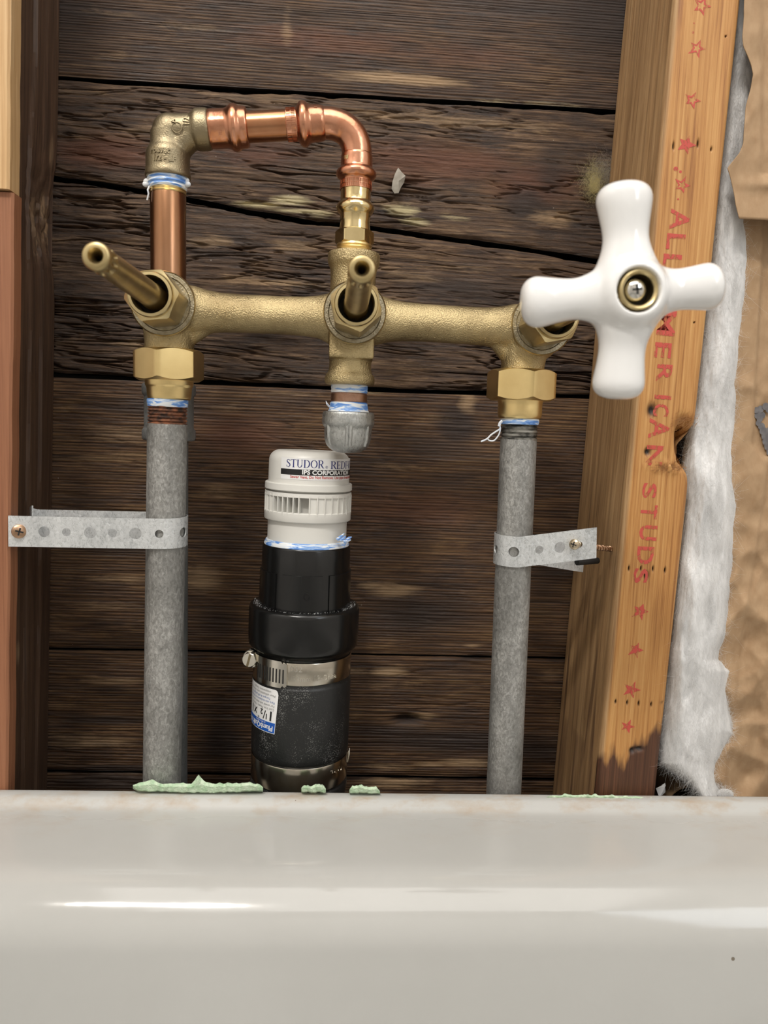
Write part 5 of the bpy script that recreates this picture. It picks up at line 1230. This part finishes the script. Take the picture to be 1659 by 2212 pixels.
def fibres(name, centers, n, length, w, mat, parent, seed, drift=(0,0,-1), spread=0.7, out=0.25):
    r = random.Random(seed); mb = MB(); V, Fc = [], []
    for _ in range(n):
        p = Vector(centers(r)); d = Vector((r.gauss(0, spread), -abs(r.gauss(0, out)), r.gauss(0, spread)))+Vector(drift)*r.choice((1,1,-1)); d.normalize(); d *= length*r.uniform(0.4, 1.2)
        bend_ = Vector((r.gauss(0,1), r.gauss(0,0.3), r.gauss(0,1)))*length*0.5; side = Vector((d.z, 0, -d.x)); side = side.normalized()*w if side.length > 1e-9 else Vector((w,0,0)); m = len(V)
        for k in range(6):
            t = k/5; q = p+d*t*(1-0.35*t)+bend_*t*t; V += [q-side*(1-0.7*t), q+side*(1-0.7*t)]
        Fc += [(m+2*k, m+2*k+1, m+2*k+3, m+2*k+2) for k in range(5)]
    o = mb.add(V, Fc).build(name, mat, parent, False); o['kind'] = 'stuff'; return o
def wc_(r):
    i = r.randrange(110, wr-1); j = min(wc-1, max(0, int(r.random()**0.8*wc))); return WV[i*wc+j]+Vector((0,-0.0002,0))
fibres('loose_fibres', wc_, 14000, 0.0085, 0.00005, 'strand', wool_o, 3, out=0.08)
def edge_(r):
    i = r.randrange(390, wr-1); j = r.choice((wc-1, wc-2, wc-3, wc-4)) if r.random() < 0.7 else r.choice((0, 1, 2, 3)); return WV[i*wc+j]+Vector((0,-0.0008,0))
fibres('frayed_edge', edge_, 2600, 0.0040, 0.00006, 'strand', wool_o, 5, (0,0,-0.4), 0.9)
M['splinter'] = strand('splintered_fir', (0.46,0.26,0.12))
fibres('splinters', lambda r: P(1446+r.gauss(0,16), 1010+r.gauss(0,5), YS-0.0004), 160, 0.0050, 0.00011, 'splinter', rs, 21, (-0.9,0,-0.35), 0.35, 0.10)
fibres('splinters', lambda r: P(1480+r.gauss(0,16), 908+r.gauss(0,8), YS-0.0002), 120, 0.0045, 0.00010, 'splinter', rs, 22, (-0.8,0,-0.6), 0.3, 0.08)
# fluff at the foot of the wool
wf = thing('wool_tuft', P(1565,1725,0.436), 'small pale tuft of glass wool lying on the tub flange', 'insulation')
mb = MB(); mb.sphere(P(1566,1716,0.438), 0.0042, 14, (1.25,0.8,0.8)); mb.build('tuft_core', 'fibre', wf)
fibres('loose_fibres', lambda r: P(1566+r.gauss(0,10), 1714+r.gauss(0,6), 0.4345), 500, 0.004, 0.00006, 'strand', wf, 9, (0,0,0.2), 0.9)
# yellow tuft on the boards beside the stud, grey lint lower left of it
yt = thing('wool_tuft', P(1280,400,YW-0.004), 'yellowish grey tuft of insulation stuck to the boards beside the orange stud', 'insulation')
mb = MB(); mb.sphere(P(1285,398,YW-0.003), 0.0040, 12, (0.9,0.6,1.5)); mb.build('tuft_core', 'fibre_y', yt)
fibres('loose_fibres', lambda r: P(1283+r.gauss(0,13), 392+r.gauss(0,20), YW-0.0055+r.gauss(0,0.001)), 1500, 0.0042, 0.00004, 'strand_y', yt, 11, (0,0,0.1), 0.9)
fibres('grey_fibres', lambda r: P(1302+r.gauss(0,12), 372+r.gauss(0,16), YW-0.005+r.gauss(0,0.001)), 1000, 0.0055, 0.00004, 'strand_g', yt, 12, (0,0,0.1), 0.9)
lint = thing('lint_flake', P(858,390,YW-0.002), 'grey papery flake stuck to the rough board right of the copper elbow', 'debris')
out_ = [(860,362),(868,372),(876,380),(873,394),(866,405),(861,417),(852,418),(846,408),(848,392),(853,376)]
mb = MB(); cpt = P(861,391,YW-0.0062); V = [cpt]+[P(u, v, YW-0.0035-0.001*((i*7) % 3)) for i, (u, v) in enumerate(out_)]+[P(u, v, YW-0.0022) for u, v in out_]; n = len(out_)
mb.add(V, [(0, 1+i, 1+(i+1) % n) for i in range(n)]+[(1+i, 1+n+i, 1+n+(i+1) % n, 1+(i+1) % n) for i in range(n)]); mb.build('flake', 'lint', lint, True, 50)
# curled brown tube end and dark batt behind the wool, at the tub edge
tb = thing('card_tube', P(1478,1735,0.470), 'open brown tube end behind the tub flange, under the white wool', 'tube')
c0 = P(1488,1742,0.452); c1 = c0+Vector((0.004, 0.055, 0.006)); ax_d = (c1-c0)
mb = MB(); mb.lathe(c0, c1, [(0,0.0134),(0,0.0140),(0.055,0.0140),(0.055,0.0132),(0.0002,0.0133)], 48, caps=False); mb.build('tube_wall', 'paper_tube', tb, True, 40)
mb = MB(); mb.lathe(c0+ax_d*0.75, c1, [(0,0.0134),(0.0005,0.0134)], 40); mb.build('tube_end', 'paper_tube', tb)
bw = thing('old_batt', P(1450,1730,0.49), 'dusty olive scrap of old insulation between the stud foot and the wool', 'insulation')
mb = MB(); rr = random.Random(8)
for k in range(10): mb.sphere(P(1440+rr.uniform(0,70), 1672+rr.uniform(0,60), 0.487+rr.uniform(0,0.012)), rr.uniform(0.006,0.010), 10)
M['old'] = simple('olive_wool', (0.10,0.085,0.045), 0.9, 0, (0.21,0.18,0.11), 120, bscale=300, bstr=0.9, bdist=0.002)
link('scrap', remesh(mb, 0.0013, 3), 'old', bw, True, 180)
for k, (u, v, r) in enumerate([(1430,1707,0.0022),(1432,1697,0.0012)]):
    mb = MB(); rq = random.Random(31+k); bm = bmesh.new(); cc = P(u, v, 0.452)
    for _ in range(14): bm.verts.new(cc+Vector((rq.gauss(0, 0.6), rq.gauss(0, 0.4), rq.gauss(0, 0.8)))*r)
    bmesh.ops.convex_hull(bm, input=bm.verts[:]); me = bpy.data.meshes.new('crumb'); bm.to_mesh(me); bm.free(); o = link('gypsum_crumb', me, 'sticker', None, False); tag(o, ['larger', 'smaller'][k]+' white crumb at the foot of the orange stud', 'debris', 'white crumbs')

# ================================================================== GREEN BOARD SCRAPS ON THE FLANGE
def scrap(px, label, seed, Y0=YT-0.0062, Y1=YT-0.0004, lump=()):
    "px: (u, top row, bottom row); a broken strip of green-core board"
    n = 70; r = np.random.RandomState(seed); us = np.linspace(px[0][0], px[-1][0], n)
    top = np.interp(us, [p[0] for p in px], [p[1] for p in px]); bot = np.interp(us, [p[0] for p in px], [p[2] for p in px]); V, Fc = [], []
    for i, u in enumerate(us):
        j = lambda a: a*(fbm(np.array([u/11]), np.array([seed*3.1]), seed, 4)[0]-0.5)*2
        k = lambda a: a*(fbm(np.array([u/7]), np.array([seed*1.7]), seed+3, 3)[0]-0.5)*2
        t = top[i]+j(4); b = bot[i]+k(2.5); f = Y0+0.0009*k(1)
        for lu, lh, lw in lump: t -= lh*math.exp(-((u-lu)/lw)**2)
        V += [P(u, b, f), P(u+j(2), (t*0.6+b*0.4)+j(1.5), f-0.0006+0.0004*k(1)), P(u, t, f+0.0008), P(u, t+k(2), f+0.004), P(u, t+j(3), Y1), P(u, b+4, Y1)]
    for i in range(n-1):
        for q in range(6): a, b = i*6+q, i*6+(q+1) % 6; Fc.append((a, b, b+6, a+6))
    Fc += [(5,4,3,2,1,0), tuple((n-1)*6+q for q in range(6))]
    return tag(MB().add(V, Fc).build('greenboard_scrap', 'green', None, True, 30), label, 'drywall scrap', 'green drywall scraps')
scrap([(287,1694,1700),(300,1691,1708),(350,1692,1708),(400,1692,1711),(460,1693,1711),(520,1693,1709),(555,1693,1707),(568,1700,1706)], 'long broken strip of pale green drywall at the foot of the left pipe', 3, lump=((326,7,14),(428,13,7),(438,8,8)))
scrap([(651,1702,1708),(656,1697,1710),(690,1696,1710),(700,1700,1711),(704,1707,1710)], 'shortest pale green drywall scrap, in front of the rubber coupling', 7)
scrap([(755,1706,1711),(762,1697,1711),(790,1697,1712),(812,1698,1712),(821,1710,1713)], 'pale green drywall scrap just right of the rubber coupling', 9)
scrap([(1178,1721,1724),(1200,1717,1726),(1260,1716,1727),(1340,1719,1729),(1400,1722,1731),(1432,1727,1731)], 'thin ragged pale green drywall edge at the foot of the orange stud', 12, YT-0.0045, YT+0.0008)
